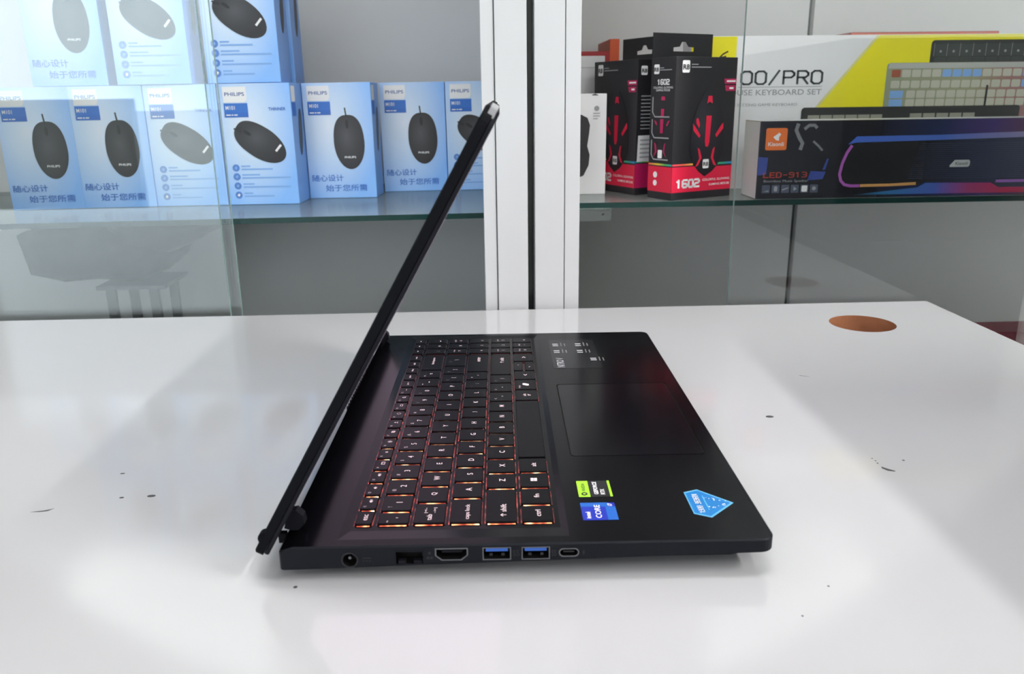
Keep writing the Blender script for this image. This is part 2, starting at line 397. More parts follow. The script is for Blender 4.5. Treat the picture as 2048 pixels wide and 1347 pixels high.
# ------------------------------------------------------------------ display cabinets
CB, CTOP, CY0, CY1 = -0.20, 1.25, 0.523, 0.905
def cabinet(name, x0, x1, label, posts, panes, backs, inner_side):
    o = empty(name, ((x0+x1)/2, (CY0+CY1)/2, FZ)); tag(o, label, 'cabinet', 'glass display cabinets'); ps = []
    ps.append(box('base_body', x0, x1, CY0+0.004, CY1+0.02, FZ, CB, M['alu'], o, bevel=0.001))
    ps.append(box('top_panel', x0, x1, CY0+0.004, CY1+0.02, CTOP, CTOP+0.03, M['alu'], o))
    for (a, b) in backs: ps.append(box('back_panel', a, b, CY1-0.005, CY1+0.008, CB, CTOP, M['back'], o))
    ps.append(box('back_support', x0, x1, CY1+0.009, CY1+0.02, CB, CTOP, M['gap'], o))
    a, b = inner_side; ps.append(box('side_panel', a, b, 0.565, CY1-0.006, CB, CTOP, M['carcass'], o))
    for (a, b, y, m) in posts: ps.append(box('frame_post', a, b, y, 0.564, CB, CTOP, M[m], o, bevel=0.0008 if m == 'alu' else 0))
    ps.append(boxes('door_track', [(x0, x1, 0.5235, 0.5405, CB-0.012, CB+0.004)], M['alu'], o))
    for (a, b, y) in panes:
        v = bv(a, b, y, y+0.005, CB+0.0045, CTOP-0.002)
        ps.append(mesh('sliding_door', v, BF, [M['pane'], M['pedge']], o, [1, 1, 0, 1, 0, 1]))
    rel(o, *ps)
    return o
cabinet('display_cabinet', -1.10, 0.1515, 'left display cabinet with white frame and two glass doors slid left',
        [(0.1045, 0.1178, 0.5245, 'alu'), (0.1178, 0.1188, 0.5285, 'alu_dark'), (0.1188, 0.1515, 0.523, 'alu')],
        [(-0.76, -0.175, 0.5250), (-0.75, -0.1655, 0.5345)], [(-1.10, 0.1515)], (0.1455, 0.1515))
cabinet('display_cabinet', 0.1592, 1.45, 'right display cabinet with white frame and glass door slid right',
        [(0.1592, 0.1904, 0.523, 'alu'), (0.1904, 0.1914, 0.5285, 'alu_dark'), (0.1914, 0.2072, 0.5245, 'alu')],
        [(0.375, 0.96, 0.5250), (0.86, 1.44, 0.5345)], [(0.1592, 0.584), (0.592, 1.45)], (0.1592, 0.1652))
struct(box('trim_1', 0.1518, 0.1589, 0.552, 0.60, CB, CTOP, M['gap']), 'dark greenish gap strip between the two cabinets')

TL = 0.006   # slope of the left shelf
zsh = lambda x: 0.1020+TL*x
def shelf(x0, x1, ztop, label, ry=0.0, xr=0.0):
    o = mesh('glass_shelf', bv(x0-xr, x1-xr, 0.548-0.7, 0.895-0.7, -0.006, 0), BF, [M['shelf'], M['gedge']], None, [0, 0, 1, 1, 1, 1])
    o.location = (xr, 0.7, ztop); o.rotation_euler = (0, ry, 0)
    tag(o, label, 'shelf', 'glass shelves in the cabinets'); return o
shelf(-1.09, 0.1445, zsh(-0.2), 'glass shelf with green edge carrying the blue mouse boxes', -math.atan(TL), -0.2)
shelf(0.166, 1.44, 0.1115, 'glass shelf with green edge carrying the black boxes and soundbar box')
def clip(x0, x1, z, label):
    o = empty('shelf_bracket', (x0, 0.555, z-0.012)); tag(o, label, 'bracket')
    boxes('arm', [(0, x1-x0, 0, 0.02, 0.0085, 0.0115)], M['clear'], o, bevel=0.0006)
    plate('bracket_plate', o, rr(0, -0.003, x1-x0, 0.0085, 0.003, 3), M['clear'], (0, 0.001, 0), FRONT, -0.004, 0.004, [circ((x1-x0)*0.75, 0.004, 0.0015, 8)])
clip(0.2085, 0.247, 0.1052, 'clear plastic bracket under the right glass shelf beside the post')

# ------------------------------------------------------------------ mouse cartons
BW, BH, BD = 0.086, 0.142, 0.055
front_blue = ramp_mat('carton_blue_front', [(0.0, (0.76, 0.83, 0.93)), (0.35, (0.60, 0.75, 0.94)), (1.0, (0.24, 0.50, 0.97))], radial=(0.36, 0.64, 0.72, 0.72), rough=0.3)
def egg(w, h, n=36, top=2.6, bot=2.0):
    out = []
    for i in range(n):
        a = 2*math.pi*i/n; c, s = math.cos(a), math.sin(a); e = top if s > 0 else bot
        out.append((w/2*math.copysign(abs(c)**(2/e), c)*(1-0.06*max(0, s)), h/2*math.copysign(abs(s)**(2/e), s)+0.04*h))
    return out
def xf(pts, ang, cx, cy):
    c, s = math.cos(ang), math.sin(ang)
    return [(p[0]*c-p[1]*s+cx, p[0]*s+p[1]*c+cy) for p in pts]
O0 = (0, 0, 0); SIDE = ((0, 1, 0), (0, 0, 1))
def mm(p): return [(a/1000, b/1000) for a, b in p]
def mouse_box(x, y, z, label, kind, rz=0.0, ry=None, side=True):
    o = empty('mouse_box', (x, y, z), R(rz), -math.atan(TL) if ry is None else ry)
    tag(o, label, 'box', 'light blue mouse boxes on the left shelf')
    box('carton', 0, BW, 0, BD, 0.0, BH, [front_blue, M['boxside']], o, [1, 1, 0, 1, 1, 1], bevel=0.0006)
    plate('brand_panel', o, rr(0.006, 0.1205, 0.0340, 0.1385, (0.0, 0.005, 0, 0)), M['white'], O0, FRONT, 0.0001)
    text('brand_lettering', o, 'PHILIPS', (0.020, 0.1300), M['navy'], O0, FRONT, w=0.0235, h=0.0042, bold=0.012)
    lp = plate('model_panel', o, mm([(6, 103.5), (34.3, 103.5), (34.3, 119.6), (6, 119.6)]), M['blueprint'], O0, FRONT, 0.0001)
    rects('model_strip', lp, [(0.0062, 0.1037, 0.0341, 0.1090)], M['blueprint2'], O0, FRONT, 0.0004, 0.0001)
    text('model_lettering', o, 'M101', (0.0135, 0.1145), M['white'], O0, FRONT, w=0.011, h=0.0045, bold=0.01)
    rects('small_print', o, [(0.008, 0.1055, 0.0135, 0.1068), (0.0145, 0.1055, 0.0165, 0.1068), (0.0175, 0.1055, 0.0215, 0.1068)], M['white'], O0, FRONT, 0.0005, 0.0001)
    if kind == 'front':
        ms = plate('printed_mouse', o, xf(egg(0.0388, 0.067), R(2), 0.0550, 0.0670), M['mouse'], O0, FRONT, 0.0001)
        plate('printed_cable', ms, stroke([(0.0532, 0.101), (0.0526, 0.106), (0.0520, 0.1118)], 0.0018), M['mouse'], O0, FRONT, 0.0001)
        text('mouse_lettering', ms, 'PHILIPS', (0.0552, 0.0512), M['white'], O0, FRONT, w=0.0145, h=0.0026, bold=0.02, off=0.0006)
        polys('mouse_wheel', ms, [xf(egg(0.004, 0.011), R(2), 0.0536, 0.0915)], M['black'], O0, FRONT, 0.0004, 0.0001)
        text('slogan_lettering', o, '随心设计', (0.0245, 0.0255), M['blueprint2'], O0, FRONT, w=0.040, h=0.0085, bold=0.008)
        text('slogan_lettering', o, '始于您所需', (0.0475, 0.0128), M['blueprint2'], O0, FRONT, w=0.053, h=0.0085, bold=0.008)
    else:
        ms = plate('printed_mouse', o, xf(egg(0.0375, 0.067), R(56), 0.0478, 0.0722), M['mouse'], O0, FRONT, 0.0001)
        plate('printed_cable', ms, stroke([(0.0235, 0.0862), (0.0190, 0.0885), (0.0150, 0.0905)], 0.0019), M['mouse'], O0, FRONT, 0.0001)
        text('mouse_lettering', ms, 'PHILIPS', (0.0660, 0.0668), M['white'], O0, (Vector((0.66, 0, 0.75)), Vector((-0.75, 0, 0.66))), w=0.0001+0.010, h=0.0024, bold=0.02, off=0.0006) if False else \
            plate('mouse_lettering', ms, stroke([(0.0630, 0.0632), (0.0698, 0.0708)], 0.0026), M['white'], O0, FRONT, 0.0004, 0.0001)
        polys('mouse_wheel', ms, [xf(egg(0.004, 0.010), R(56), 0.0310, 0.0850)], M['black'], O0, FRONT, 0.0004, 0.0001)
        text('feature_lettering', o, 'THINNER', (0.0690, 0.1125), M['blueprint2'], O0, FRONT, w=0.0205, h=0.0036, bold=0.012)
        for v in (0.0443, 0.0338, 0.0228, 0.0117):
            ic = plate('feature_icon', o, circ(0.0126, v, 0.0043, 18), M['icon'], O0, FRONT, 0.0001)
            plate('icon_symbol', ic, [(0.0108, v-0.0005), (0.0126, v+0.0021), (0.0144, v+0.0005), (0.0128, v-0.0021)], M['white'] if v < 0.015 else M['iconline'], O0, FRONT, 0.0004, 0.0001)
        rects('feature_text', o, [(0.0190, 0.0452, 0.0300, 0.0470), (0.0190, 0.0415, 0.0570, 0.0434), (0.0190, 0.0349, 0.0410, 0.0367), (0.0190, 0.0313, 0.0780, 0.0331),
                                  (0.0192, 0.0240, 0.0330, 0.0258), (0.0192, 0.0203, 0.0770, 0.0221), (0.0194, 0.0128, 0.0300, 0.0146), (0.0194, 0.0092, 0.0560, 0.0110)], M['iconline'], O0, FRONT, 0.0001, 0.0001)
    # right side panel of the carton
    S0 = (BW, 0, 0)
    plate('side_brand_panel', o, rr(0.004, 0.1205, 0.020, 0.1385, (0, 0.003, 0, 0)), M['white'], S0, SIDE, 0.0001, 0.0002)
    plate('side_model_panel', o, mm([(4, 103.5), (20, 103.5), (20, 119.6), (4, 119.6)]), M['blueprint2'], S0, SIDE, 0.0001, 0.0002)
    plate('side_mouse', o, xf(egg(0.016, 0.056), R(-8), 0.034, 0.082), M['mouse'], S0, SIDE, 0.0001, 0.0002)
    return o
lower = [(-0.4640, 0.6640, 'front', 'front-view mouse box at the left end of the lower row, behind glass', 4.0),
         (-0.3805, 0.6695, 'front', 'second mouse box from the left in the lower row, front-view mouse, behind glass', 0.5),
         (-0.2940, 0.6720, 'angle', 'slanted-mouse box third from left in the lower row, behind the glass door edge', -1.5),
         (-0.2065, 0.6710, 'angle', 'slanted-mouse box standing foremost in the lower row, first beside the glass edge', -2.5),
         (-0.1175, 0.7200, 'front', 'front-view mouse box right of the foremost slanted-mouse box', -2.5),
         (-0.0285, 0.7790, 'front', 'front-view mouse box set back behind the upper laptop screen', 2.5),
         (0.0585, 0.7795, 'angle', 'slanted-mouse box partly hidden by the laptop screen and white post', 3.0)]
for (x, y, k, lb, rz) in lower: mouse_box(x, y, zsh(x)+0.0003, lb, k, rz)
for (x, y, k, lb, rz) in [(-0.4190, 0.6700, 'front', 'upper-row mouse box at the far left, washed out by glare', 2.0),
                          (-0.3210, 0.6690, 'angle', 'upper-row slanted-mouse box in the middle, washed out by glare', 0.0),
                          (-0.2170, 0.6720, 'angle', 'upper-row slanted-mouse box on the right, clear of the glass', -1.0),
                          (-0.2130, 0.7330, 'front', 'mouse box in the upper row behind the right slanted-mouse box', 0.0)]:
    mouse_box(x, y, zsh(x)+BH+0.0008, lb, k, rz)
mouse_box(-0.2130, 0.7330, zsh(-0.213)+0.0003, 'mouse box in the lower row hidden behind the foremost box', 'front', 0.0)

# ------------------------------------------------------------------ right shelf
ZR = 0.1117
def gaming_box(x, y, rz, label, flip):
    """black carton with hang tab; local u runs along the wide face, v along the narrow face"""
    o = empty('gaming_mouse_box', (x, y, ZR), rz); tag(o, label, 'box', 'black gaming mouse boxes')
    Wd, Dp, Ht = 0.0886, 0.0405, 0.1515
    box('carton', 0, Wd, 0, Dp, 0, Ht, M['bbox'], o, bevel=0.0006)
    plate('hang_tab', o, [(0.001, Ht-0.002), (Wd-0.001, Ht-0.002), (Wd-0.001, 0.1780), (0.001, 0.1780)], M['bbox'], (0, Dp, 0), FRONT, -0.0006, 0.0008,
          [[(0.0300, 0.1590), (0.0600, 0.1590), (0.0600, 0.1635), (0.0520, 0.1640), (0.0480, 0.1690), (0.0420, 0.1690), (0.0390, 0.1640), (0.0300, 0.1630)]])
    rb = ramp_mat('rainbow_strip', [(0.0, (0.75, 0.06, 0.10)), (0.5, (0.75, 0.10, 0.06)), (1.0, (0.85, 0.45, 0.08))])
    plate('red_band', o, mm([(0.2, 8.2), (88.4, 8.2), (88.4, 34.6), (63, 34.6), (47.2, 25.2), (34.5, 36), (0.2, 36)]), M['red'], O0, FRONT, 0.0001, 0.0002)
    rects('rainbow_strip', o, [(0.0004, 0.0372, 0.0300, 0.0392)], rb, O0, FRONT, 0.0001, 0.0002)
    rects('rainbow_strip', o, [(0.0650, 0.0365, 0.0882, 0.0388)], ramp_mat('rainbow_strip_cool', [(0.0, (0.04, 0.40, 0.10)), (0.5, (0.03, 0.30, 0.25)), (1.0, (0.03, 0.25, 0.55))]), O0, FRONT, 0.0001, 0.0002)
    lg = plate('logo_panel', o, rr(0.0088, 0.1352, 0.0190, 0.1478, 0.0015, 3), M['white'], O0, FRONT, 0.0001, 0.0002)
    text('logo_lettering', lg, 'R8', (0.0139, 0.1410), M['black'], O0, FRONT, w=0.0088, h=0.0055, off=0.0005, bold=0.03)
    rects('tagline', o, [(0.0215, 0.1432, 0.0310, 0.1442), (0.0215, 0.1404, 0.0500, 0.1414)], M['greyprint'], O0, FRONT, 0.0001, 0.0001)
    ms = plate('printed_mouse', o, mm([(44, 118), (54, 117), (66, 100), (73, 80), (74, 52), (66, 36), (58, 29), (47.5, 24), (38, 30), (30, 38), (24, 53), (26, 80), (33, 100)]), M['gmouse'], O0, FRONT, 0.0003, 0.0002)
    polys('mouse_stripe', ms, [mm(q) for q in ([(46.2, 103), (47.5, 111), (53, 111), (54, 103), (50, 105)], [(46, 90), (53.6, 90), (52, 61), (50, 56.5), (47, 57), (45.5, 62)],
          [(27, 82), (30, 79), (38.5, 69.5), (37, 66.5), (28, 74.5)], [(31.5, 87), (34, 88), (37, 81), (36, 77), (32, 82)], [(71.5, 82), (72, 76), (62.5, 66.5), (60.5, 69.5), (69, 80)],
          [(35.5, 56), (38.5, 54), (42, 45), (37, 36.5), (33, 35), (38.5, 44)], [(60.8, 56), (58, 54), (55.5, 45), (60, 36.5), (64.5, 35), (59, 44)])], M['red'], O0, FRONT, 0.0006, 0.0001)
    bd = plate('mouse_badge', ms, rr(0.0440, 0.0330, 0.0528, 0.0430, 0.0012, 2), M['white'], O0, FRONT, 0.0006, 0.0001)
    text('badge_lettering', ms, 'R8', (0.0484, 0.0378), M['black'], O0, FRONT, w=0.0074, h=0.0044, off=0.0008, bold=0.03)
    boxy('model_lettering', o, '1602', (0.0235, 0.0175), M['white'], O0, FRONT, w=0.033, h=0.0078, weight=1.7)
    text('caption_lettering', o, 'COLORFUL GLOWING', (0.0655, 0.0203), M['white'], O0, FRONT, w=0.041, h=0.0026, off=0.0005, bold=0.005)
    text('caption_lettering', o, 'GAMING MOUSE', (0.0705, 0.0148), M['white'], O0, FRONT, w=0.031, h=0.0026, off=0.0005, bold=0.005)
    polys('corner_flag', o, [mm([(69.8, 129), (87.8, 129), (87.8, 123.5), (71, 123.5)]), mm([(71.6, 122), (87, 122), (86, 116), (73, 116)])], M['crim'], O0, FRONT, 0.0001, 0.0002)
    rects('flag_lettering', o, [(0.0735, 0.1255, 0.0865, 0.1272), (0.078, 0.1180, 0.084, 0.1200)], M['white'], O0, FRONT, 0.0004, 0.0001)
    # narrow side faces: left one at u = 0 looks along -u, right one at u = Wd looks along +u
    for (S0, RU, nm) in (((0, Dp, 0), ((0, -1, 0), (0, 0, 1)), 'l'), ((Wd, 0, 0), ((0, 1, 0), (0, 0, 1)), 'r')):
        rects('side_red_band', o, [(0.0002, 0.0082, Dp-0.0002, 0.0360)], M['red'] if nm == 'l' else M['crim'], S0, RU, 0.0001, 0.0002)
        rects('side_rainbow', o, [(0.0004, 0.0372, Dp-0.0004, 0.0392)], ramp_mat('rainbow_side', [(0.0, (0.03, 0.35, 0.35)), (0.3, (0.1, 0.4, 0.1)), (0.55, (0.75, 0.6, 0.05)), (1.0, (0.75, 0.08, 0.06))], axis='X' if False else 'Y'), S0, RU, 0.0001, 0.0002)
        l2 = plate('side_logo', o, rr(0.0050, 0.1345, 0.0135, 0.1445, 0.0013, 3), M['white'], S0, RU, 0.0001, 0.0002)
        text('side_logo_lettering', l2, 'R8', (0.0092, 0.1392), M['black'], S0, RU, w=0.0072, h=0.0045, off=0.0005, bold=0.03)
        if nm == 'l':
            rects('side_tagline', o, [(0.0145, 0.1402, 0.0210, 0.1411), (0.0145, 0.1380, 0.0340, 0.1389)], M['greyprint'], S0, RU, 0.0001, 0.0001)
            boxy('side_model', o, '1602', (0.0212, 0.1260), M['white'], S0, RU, w=0.019, h=0.0048, weight=1.7, off=0.0004)
            text('side_caption', o, 'COLORFUL GLOWING', (0.0210, 0.1203), M['white'], S0, RU, w=0.032, h=0.0022, off=0.0004)
            text('side_caption', o, 'GAMING MOUSE', (0.0210, 0.1175), M['white'], S0, RU, w=0.023, h=0.0022, off=0.0004)
            for (va, vb) in ((0.0895, 0.1105), (0.0670, 0.0868), (0.0435, 0.0645)):
                plate('picture_frame', o, stroke([(0.0045, vb), (0.0045, va+0.005), (0.0085, va), (0.0330, va)], 0.0014), M['greyprint'], S0, RU, 0.0001, 0.0002)
            polys('picture_print', o, [mm(q) for q in ([(18.5, 107), (25, 107), (24, 111), (19, 111)], [(19, 90), (23.5, 90), (24, 98), (19, 98)],
                  [(18.5, 72), (22.8, 72), (23.5, 87), (18, 87)], [(8, 86), (10, 82), (13, 80), (12, 84)], [(34, 86), (30, 80), (28, 80), (31, 85)],
                  [(9.5, 62), (12, 60), (14, 52), (9, 46), (11, 52)], [(28, 62), (26, 60), (24.5, 52), (30, 46), (26.5, 52)])], M['crim'], S0, RU, 0.0001, 0.0002)
            plate('picture_badge', o, rr(0.0160, 0.0450, 0.0230, 0.0540, 0.001, 2), M['white'], S0, RU, 0.0002, 0.0002)
            polys('side_icons', o, [circ(0.0130, 0.0268, 0.0035, 12), circ(0.0130, 0.0177, 0.0033, 12)], M['white'], S0, RU, 0.0004, 0.0001)
        else:
            rects('spec_table', o, [(0.0060, 0.075+0.004*i, 0.0300, 0.0762+0.004*i) for i in range(10)], M['greyprint'], S0, RU, 0.0001, 0.0001)
            bc = plate('barcode_label', o, mm([(2, 38.5), (23, 38.5), (24, 68), (3, 68)]), M['gcarton'], S0, RU, 0.0004, 0.0002)
            rects('barcode_text', bc, [(0.0055, 0.0425+0.0048*i, 0.0205, 0.0445+0.0048*i) for i in range(5)], M['greyprint'], S0, RU, 0.0007, 0.0001)
    return o
# front box: foremost edge at (0.3117, 0.552), wide face turned to the camera
gaming_box(0.3117, 0.5522, math.atan2(41.3, 78.4), 'foremost black and red mouse box with hang tab at the shelf edge', False)
# rear box: its near edge at (0.2815, 0.609), wide face turned left
WA = math.atan2(-0.904, 0.427)
gaming_box(0.2815-0.427*0.0886, 0.609+0.904*0.0886, WA, 'black and red mouse box turned aside behind the foremost one', True)

wb = empty('white_mouse_box', (0.168, 0.6288, ZR)); tag(wb, 'small white box with black mouse picture beside the white post', 'box')
box('carton', 0, 0.0822, 0, 0.034, 0, 0.1150, M['wcarton'], wb, bevel=0.0006)
plate('printed_mouse', wb, mm([(20, 28), (28, 20), (46, 18), (56, 22), (62, 34), (63, 46), (60, 56), (62, 70), (63, 80), (60, 88), (50, 93), (30, 93), (20, 84), (17, 60)]), M['black'], O0, FRONT, 0.0001)
rects('top_print', wb, [(0.0650, 0.1130, 0.0720, 0.1140), (0.0665, 0.1140, 0.0700, 0.1147)], M['black'], O0, FRONT, 0.0001)
plate('small_logo', wb, circ(0.0705, 0.0985, 0.003, 12), M['greyprint'], O0, FRONT, 0.0001)
rects('small_print', wb, [(0.0665, 0.0925, 0.0745, 0.0935), (0.0665, 0.0895, 0.0745, 0.0905), (0.0665, 0.0865, 0.0720, 0.0875)], M['greyprint'], O0, FRONT, 0.0001)
gb = empty('grey_carton', (0.168, 0.7155, ZR)); tag(gb, 'taller plain grey-white carton behind the small white box', 'box')
box('carton', 0, 0.0920, 0, 0.048, 0, 0.1600, M['gcarton'], gb, bevel=0.0006)
rects('lid_seam', gb, [(0.001, 0.146, 0.091, 0.1466)], M['greyprint'], O0, FRONT, 0.0001, 0.0002)
ob = empty('orange_carton', (0.168, 0.768, ZR)); tag(ob, 'open orange-red carton behind the grey carton at the back', 'box')
boxes('tray', [(0, 0.122, 0, 0.11, 0, 0.003), (0, 0.106, 0, 0.003, 0.003, 0.168), (0, 0.003, 0.003, 0.11, 0.003, 0.168), (0.003, 0.106, 0.107, 0.11, 0.003, 0.168)], M['dred'], ob)
box('end_wall', 0.106, 0.1185, 0.0, 0.11, 0.003, 0.1830, M['orange'], ob, bevel=0.0006)

# soundbar carton
sb = empty('soundbar_box', (0.4070, 0.5535, ZR)); tag(sb, 'long dark soundbar box with coloured light print at the shelf edge', 'box')
sfront = ramp_mat('soundbar_front', [(0.0, (0.006, 0.007, 0.016)), (0.3, (0.009, 0.009, 0.012)), (0.48, (0.016, 0.025, 0.08)), (0.62, (0.06, 0.035, 0.16)), (0.75, (0.10, 0.025, 0.06)), (1.0, (0.05, 0.02, 0.03))], rough=0.22)
box('carton', 0, 0.42, 0, 0.052, 0, 0.0840, [sfront, M['gcarton']], sb, [1, 1, 0, 1, 1, 1], bevel=0.0006)
lg = plate('logo_panel', sb, rr(0.0070, 0.0530, 0.0305, 0.0765, 0.002, 3), M['orange'] if False else mat('logo_orange', (0.83, 0.17, 0.02), 0.35), O0, FRONT, 0.0001)
polys('logo_mark', lg, [mm([(15, 67), (21.5, 71.5), (21.5, 63), (18, 64)]), mm([(21, 72), (23.5, 70), (22, 67)])], M['white'], O0, FRONT, 0.0004, 0.0001)
text('logo_lettering', lg, 'Kisonli', (0.0186, 0.0595), M['white'], O0, FRONT, w=0.0172, h=0.0042, bold=0.012)
boxy('model_lettering', sb, 'LED-913', (0.0315, 0.0262), mat('print_red_orange', (0.60, 0.045, 0.02), 0.4), O0, FRONT, w=0.0480, h=0.0052, weight=0.9)
text('tagline_lettering', sb, 'Boombox Music Speaker', (0.0330, 0.0192), M['greyprint'], O0, FRONT, w=0.0500, h=0.0034)
for i in range(6):
    u = 0.0068+i*0.0108
    ic = plate('feature_icon', sb, rr(u, 0.0064, u+0.0088, 0.0152, 0.0006, 2), mat('icon_slate', (0.06, 0.075, 0.12), 0.4), O0, FRONT, 0.0001, 0.0002)
    plate('icon_symbol', ic, [[(u+0.0015, 0.008), (u+0.0073, 0.008), (u+0.0073, 0.0095)], rr(u+0.0025, 0.0082, u+0.0063, 0.0138, 0.001, 2), [(u+0.001, 0.009), (u+0.0078, 0.0115), (u+0.0078, 0.0125), (u+0.001, 0.0105)],
        [(u+0.003, 0.0085), (u+0.0068, 0.0108), (u+0.003, 0.0132)], rr(u+0.0012, 0.0075, u+0.0076, 0.0142, 0.001, 2), circ(u+0.0044, 0.011, 0.0022, 10)][i], M['white'] if i == 4 else M['greyprint'], O0, FRONT, 0.0004, 0.0001)
dkb = mat('soundbar_navy_print', (0.014, 0.022, 0.075), 0.3); 
polys('laptop_print', sb, [mm([(0.5, 26), (10, 27), (11, 45), (0.5, 46)]), mm([(57, 20), (74, 21), (77, 29), (60, 30)]), mm([(73, 31), (76, 31), (79, 43), (77, 43)])], mat('soundbar_blue_print', (0.03, 0.06, 0.30), 0.3), O0, FRONT, 0.0001, 0.0002)
greyarc = mat('soundbar_grey_smear', (0.20, 0.20, 0.21), 0.4)
polys('smear_print', sb, [stroke(mm([(42, 81), (40, 74), (44, 66), (48, 60), (46, 53)]), 0.0040), stroke(mm([(49, 75), (54, 79), (60, 79), (63, 76)]), 0.0034), stroke(mm([(60, 62), (66, 57), (71, 52)]), 0.0022)], greyarc, O0, FRONT, 0.0001, 0.0002)
body = mm([(104, 63), (100, 58), (94, 45), (90.5, 28), (92, 19), (98, 13), (106, 11.5), (182, 12.5), (190, 16), (264, 15), (273, 9), (330, 9), (400, 9), (400, 70), (340, 68), (110, 66.5)])
sbody = ramp_mat('soundbar_body_print', [(0.0, (0.010, 0.010, 0.011)), (0.3, (0.012, 0.012, 0.015)), (0.5, (0.022, 0.030, 0.060)), (1.0, (0.035, 0.045, 0.11))], rough=0.25)
sp = plate('printed_soundbar', sb, body, sbody, O0, FRONT, 0.0001, 0.0002)
plate('top_light_bar', sp, mm([(99, 58), (108, 66.5), (200, 67), (400, 72), (400, 66), (300, 63.5), (200, 61.5), (108, 60)]), ramp_mat('soundbar_top_bar', [(0.0, (0.05, 0.13, 0.55)), (0.35, (0.06, 0.14, 0.50)), (0.55, (0.20, 0.20, 0.45)), (1.0, (0.45, 0.35, 0.40))]), O0, FRONT, 0.0004, 0.0001)
plate('side_light_line', sp, stroke(mm([(103.5, 57), (98.5, 49), (94.5, 38), (92.5, 26), (94.5, 19), (99, 14.5), (106, 13), (117, 13)]), 0.0032), mat('soundbar_magenta', (0.42, 0.10, 0.45), 0.35), O0, FRONT, 0.0006, 0.0001)
plate('lower_light_line', sp, stroke(mm([(116, 13.1), (150, 13.4), (180, 14.5)]), 0.0030), mat('soundbar_amber', (0.66, 0.33, 0.10), 0.35), O0, FRONT, 0.0006, 0.0001)
plate('lower_light_line', sp, stroke(mm([(271, 15.8), (320, 16), (400, 16)]), 0.0030), mat('soundbar_violet', (0.35, 0.13, 0.50), 0.35), O0, FRONT, 0.0006, 0.0001)
plate('floor_glow_print', sb, mm([(110, 3), (400, 3), (400, 9), (275, 9), (266, 14), (191, 15), (182, 10), (150, 7)]), ramp_mat('soundbar_floor_glow', [(0.0, (0.01, 0.02, 0.03)), (0.12, (0.02, 0.16, 0.36)), (0.32, (0.06, 0.11, 0.45)), (0.45, (0.35, 0.04, 0.16)), (0.6, (0.52, 0.02, 0.09)), (1.0, (0.55, 0.04, 0.10))]), O0, FRONT, 0.0004, 0.0001)
rects('grille_line', sp, [(0.170+0.0006*i, 0.020+0.0022*i, 0.41, 0.0204+0.0022*i) for i in range(18)], mat('grille_blue', (0.036, 0.046, 0.105), 0.35), O0, FRONT, 0.0004, 0.00005)
bdg = plate('name_badge', sp, mm([(216, 32), (237, 32), (238.5, 34), (238.5, 38), (237, 39.6), (221, 39.6), (216, 34)]), mat('badge_silver', (0.55, 0.57, 0.55), 0.3), O0, FRONT, 0.0006, 0.0002)
text('badge_lettering', sp, 'Kisonli', (0.2290, 0.0358), M['black'], O0, FRONT, w=0.014, h=0.0036, bold=0.01, off=0.0010)

# keyboard set carton
kb = empty('keyboard_set_box', (0.3540, 0.6600, ZR)); tag(kb, 'large white and yellow keyboard set box behind the soundbar box', 'box')
KL, KH = 0.455, 0.1780
box('carton', 0, KL, 0, 0.042, 0, KH, M['wcarton'], kb, bevel=0.0006)
KY = M['yellow']
plate('yellow_block', kb, mm([(-0.0, 10), (54, 10), (54, 177.5), (0.2, 177.5)]), KY, O0, FRONT, 0.0001, 0.0002)
plate('yellow_field', kb, mm([(94, 20), (454.5, 20), (454.5, 177.5), (224, 177.5)]), KY, O0, FRONT, 0.0001, 0.0002)
plate('pale_edge', kb, stroke(mm([(93, 20), (223, 177)]), 0.0030), M['paleyellow'], O0, FRONT, 0.0001, 0.0003)
polys('ink_splash', kb, [circ(0.0125+0.006*math.cos(i*2.1)*(i % 4)/3, 0.160+0.012*math.sin(i*1.3)*(i % 5)/4, 0.0012+0.0006*(i % 3), 7) for i in range(14)]+[stroke(mm([(30, 150), (38, 158), (44, 161)]), 0.0016), stroke(mm([(33, 150), (36, 154), (42, 155)]), 0.0022)], M['black'], O0, FRONT, 0.0004, 0.0001)
ink = mat('print_dark_teal', (0.045, 0.06, 0.065), 0.4)
boxy('title_lettering', kb, '00/PRO', (0.1107, 0.1308), ink, O0, FRONT, w=0.0975, h=0.0145, weight=0.85, adv=5.4)
rects('title_rule', kb, [(0.0590, 0.1198, 0.1605, 0.1204)], M['greyprint'], O0, FRONT, 0.0001, 0.0001)
text('subtitle_lettering', kb, 'MOUSE KEYBOARD SET', (0.1000, 0.1140), M['greyprint'], O0, FRONT, w=0.121, h=0.0064, bold=0.006)
text('caption_lettering', kb, 'THE SETTING GAME KEYBOARD', (0.0890, 0.0998), M['greyprint'], O0, FRONT, w=0.086, h=0.0030)
dk = plate('printed_dark_keyboard', kb, rr(0.2885, 0.100, 0.4540, 0.1712, 0.004, 3), mat('keyboard_print_black', (0.012, 0.018, 0.016), 0.4), O0, FRONT, 0.0004, 0.0001)
kcap = mat('keyboard_print_cap', (0.030, 0.042, 0.038), 0.4)
for j, v in enumerate((0.1530, 0.1440)):
    for i in range(10):
        u = 0.2935+i*0.0158
        k = plate('printed_key', dk, rr(u, v, u+0.0146, v+0.0138 if j == 0 else v+0.008, 0.001, 2), kcap, O0, FRONT, 0.0005, 0.00006)
polys('printed_key_legends', dk, [circ(0.3005+i*0.0158, 0.1585, 0.0016, 6) for i in range(10)]+[stroke([(0.2925+i*0.0158, 0.153), (0.2925+i*0.0158, 0.1675)], 0.0005) for i in range(11)], M['greyprint'], O0, FRONT, 0.0006, 0.00005)
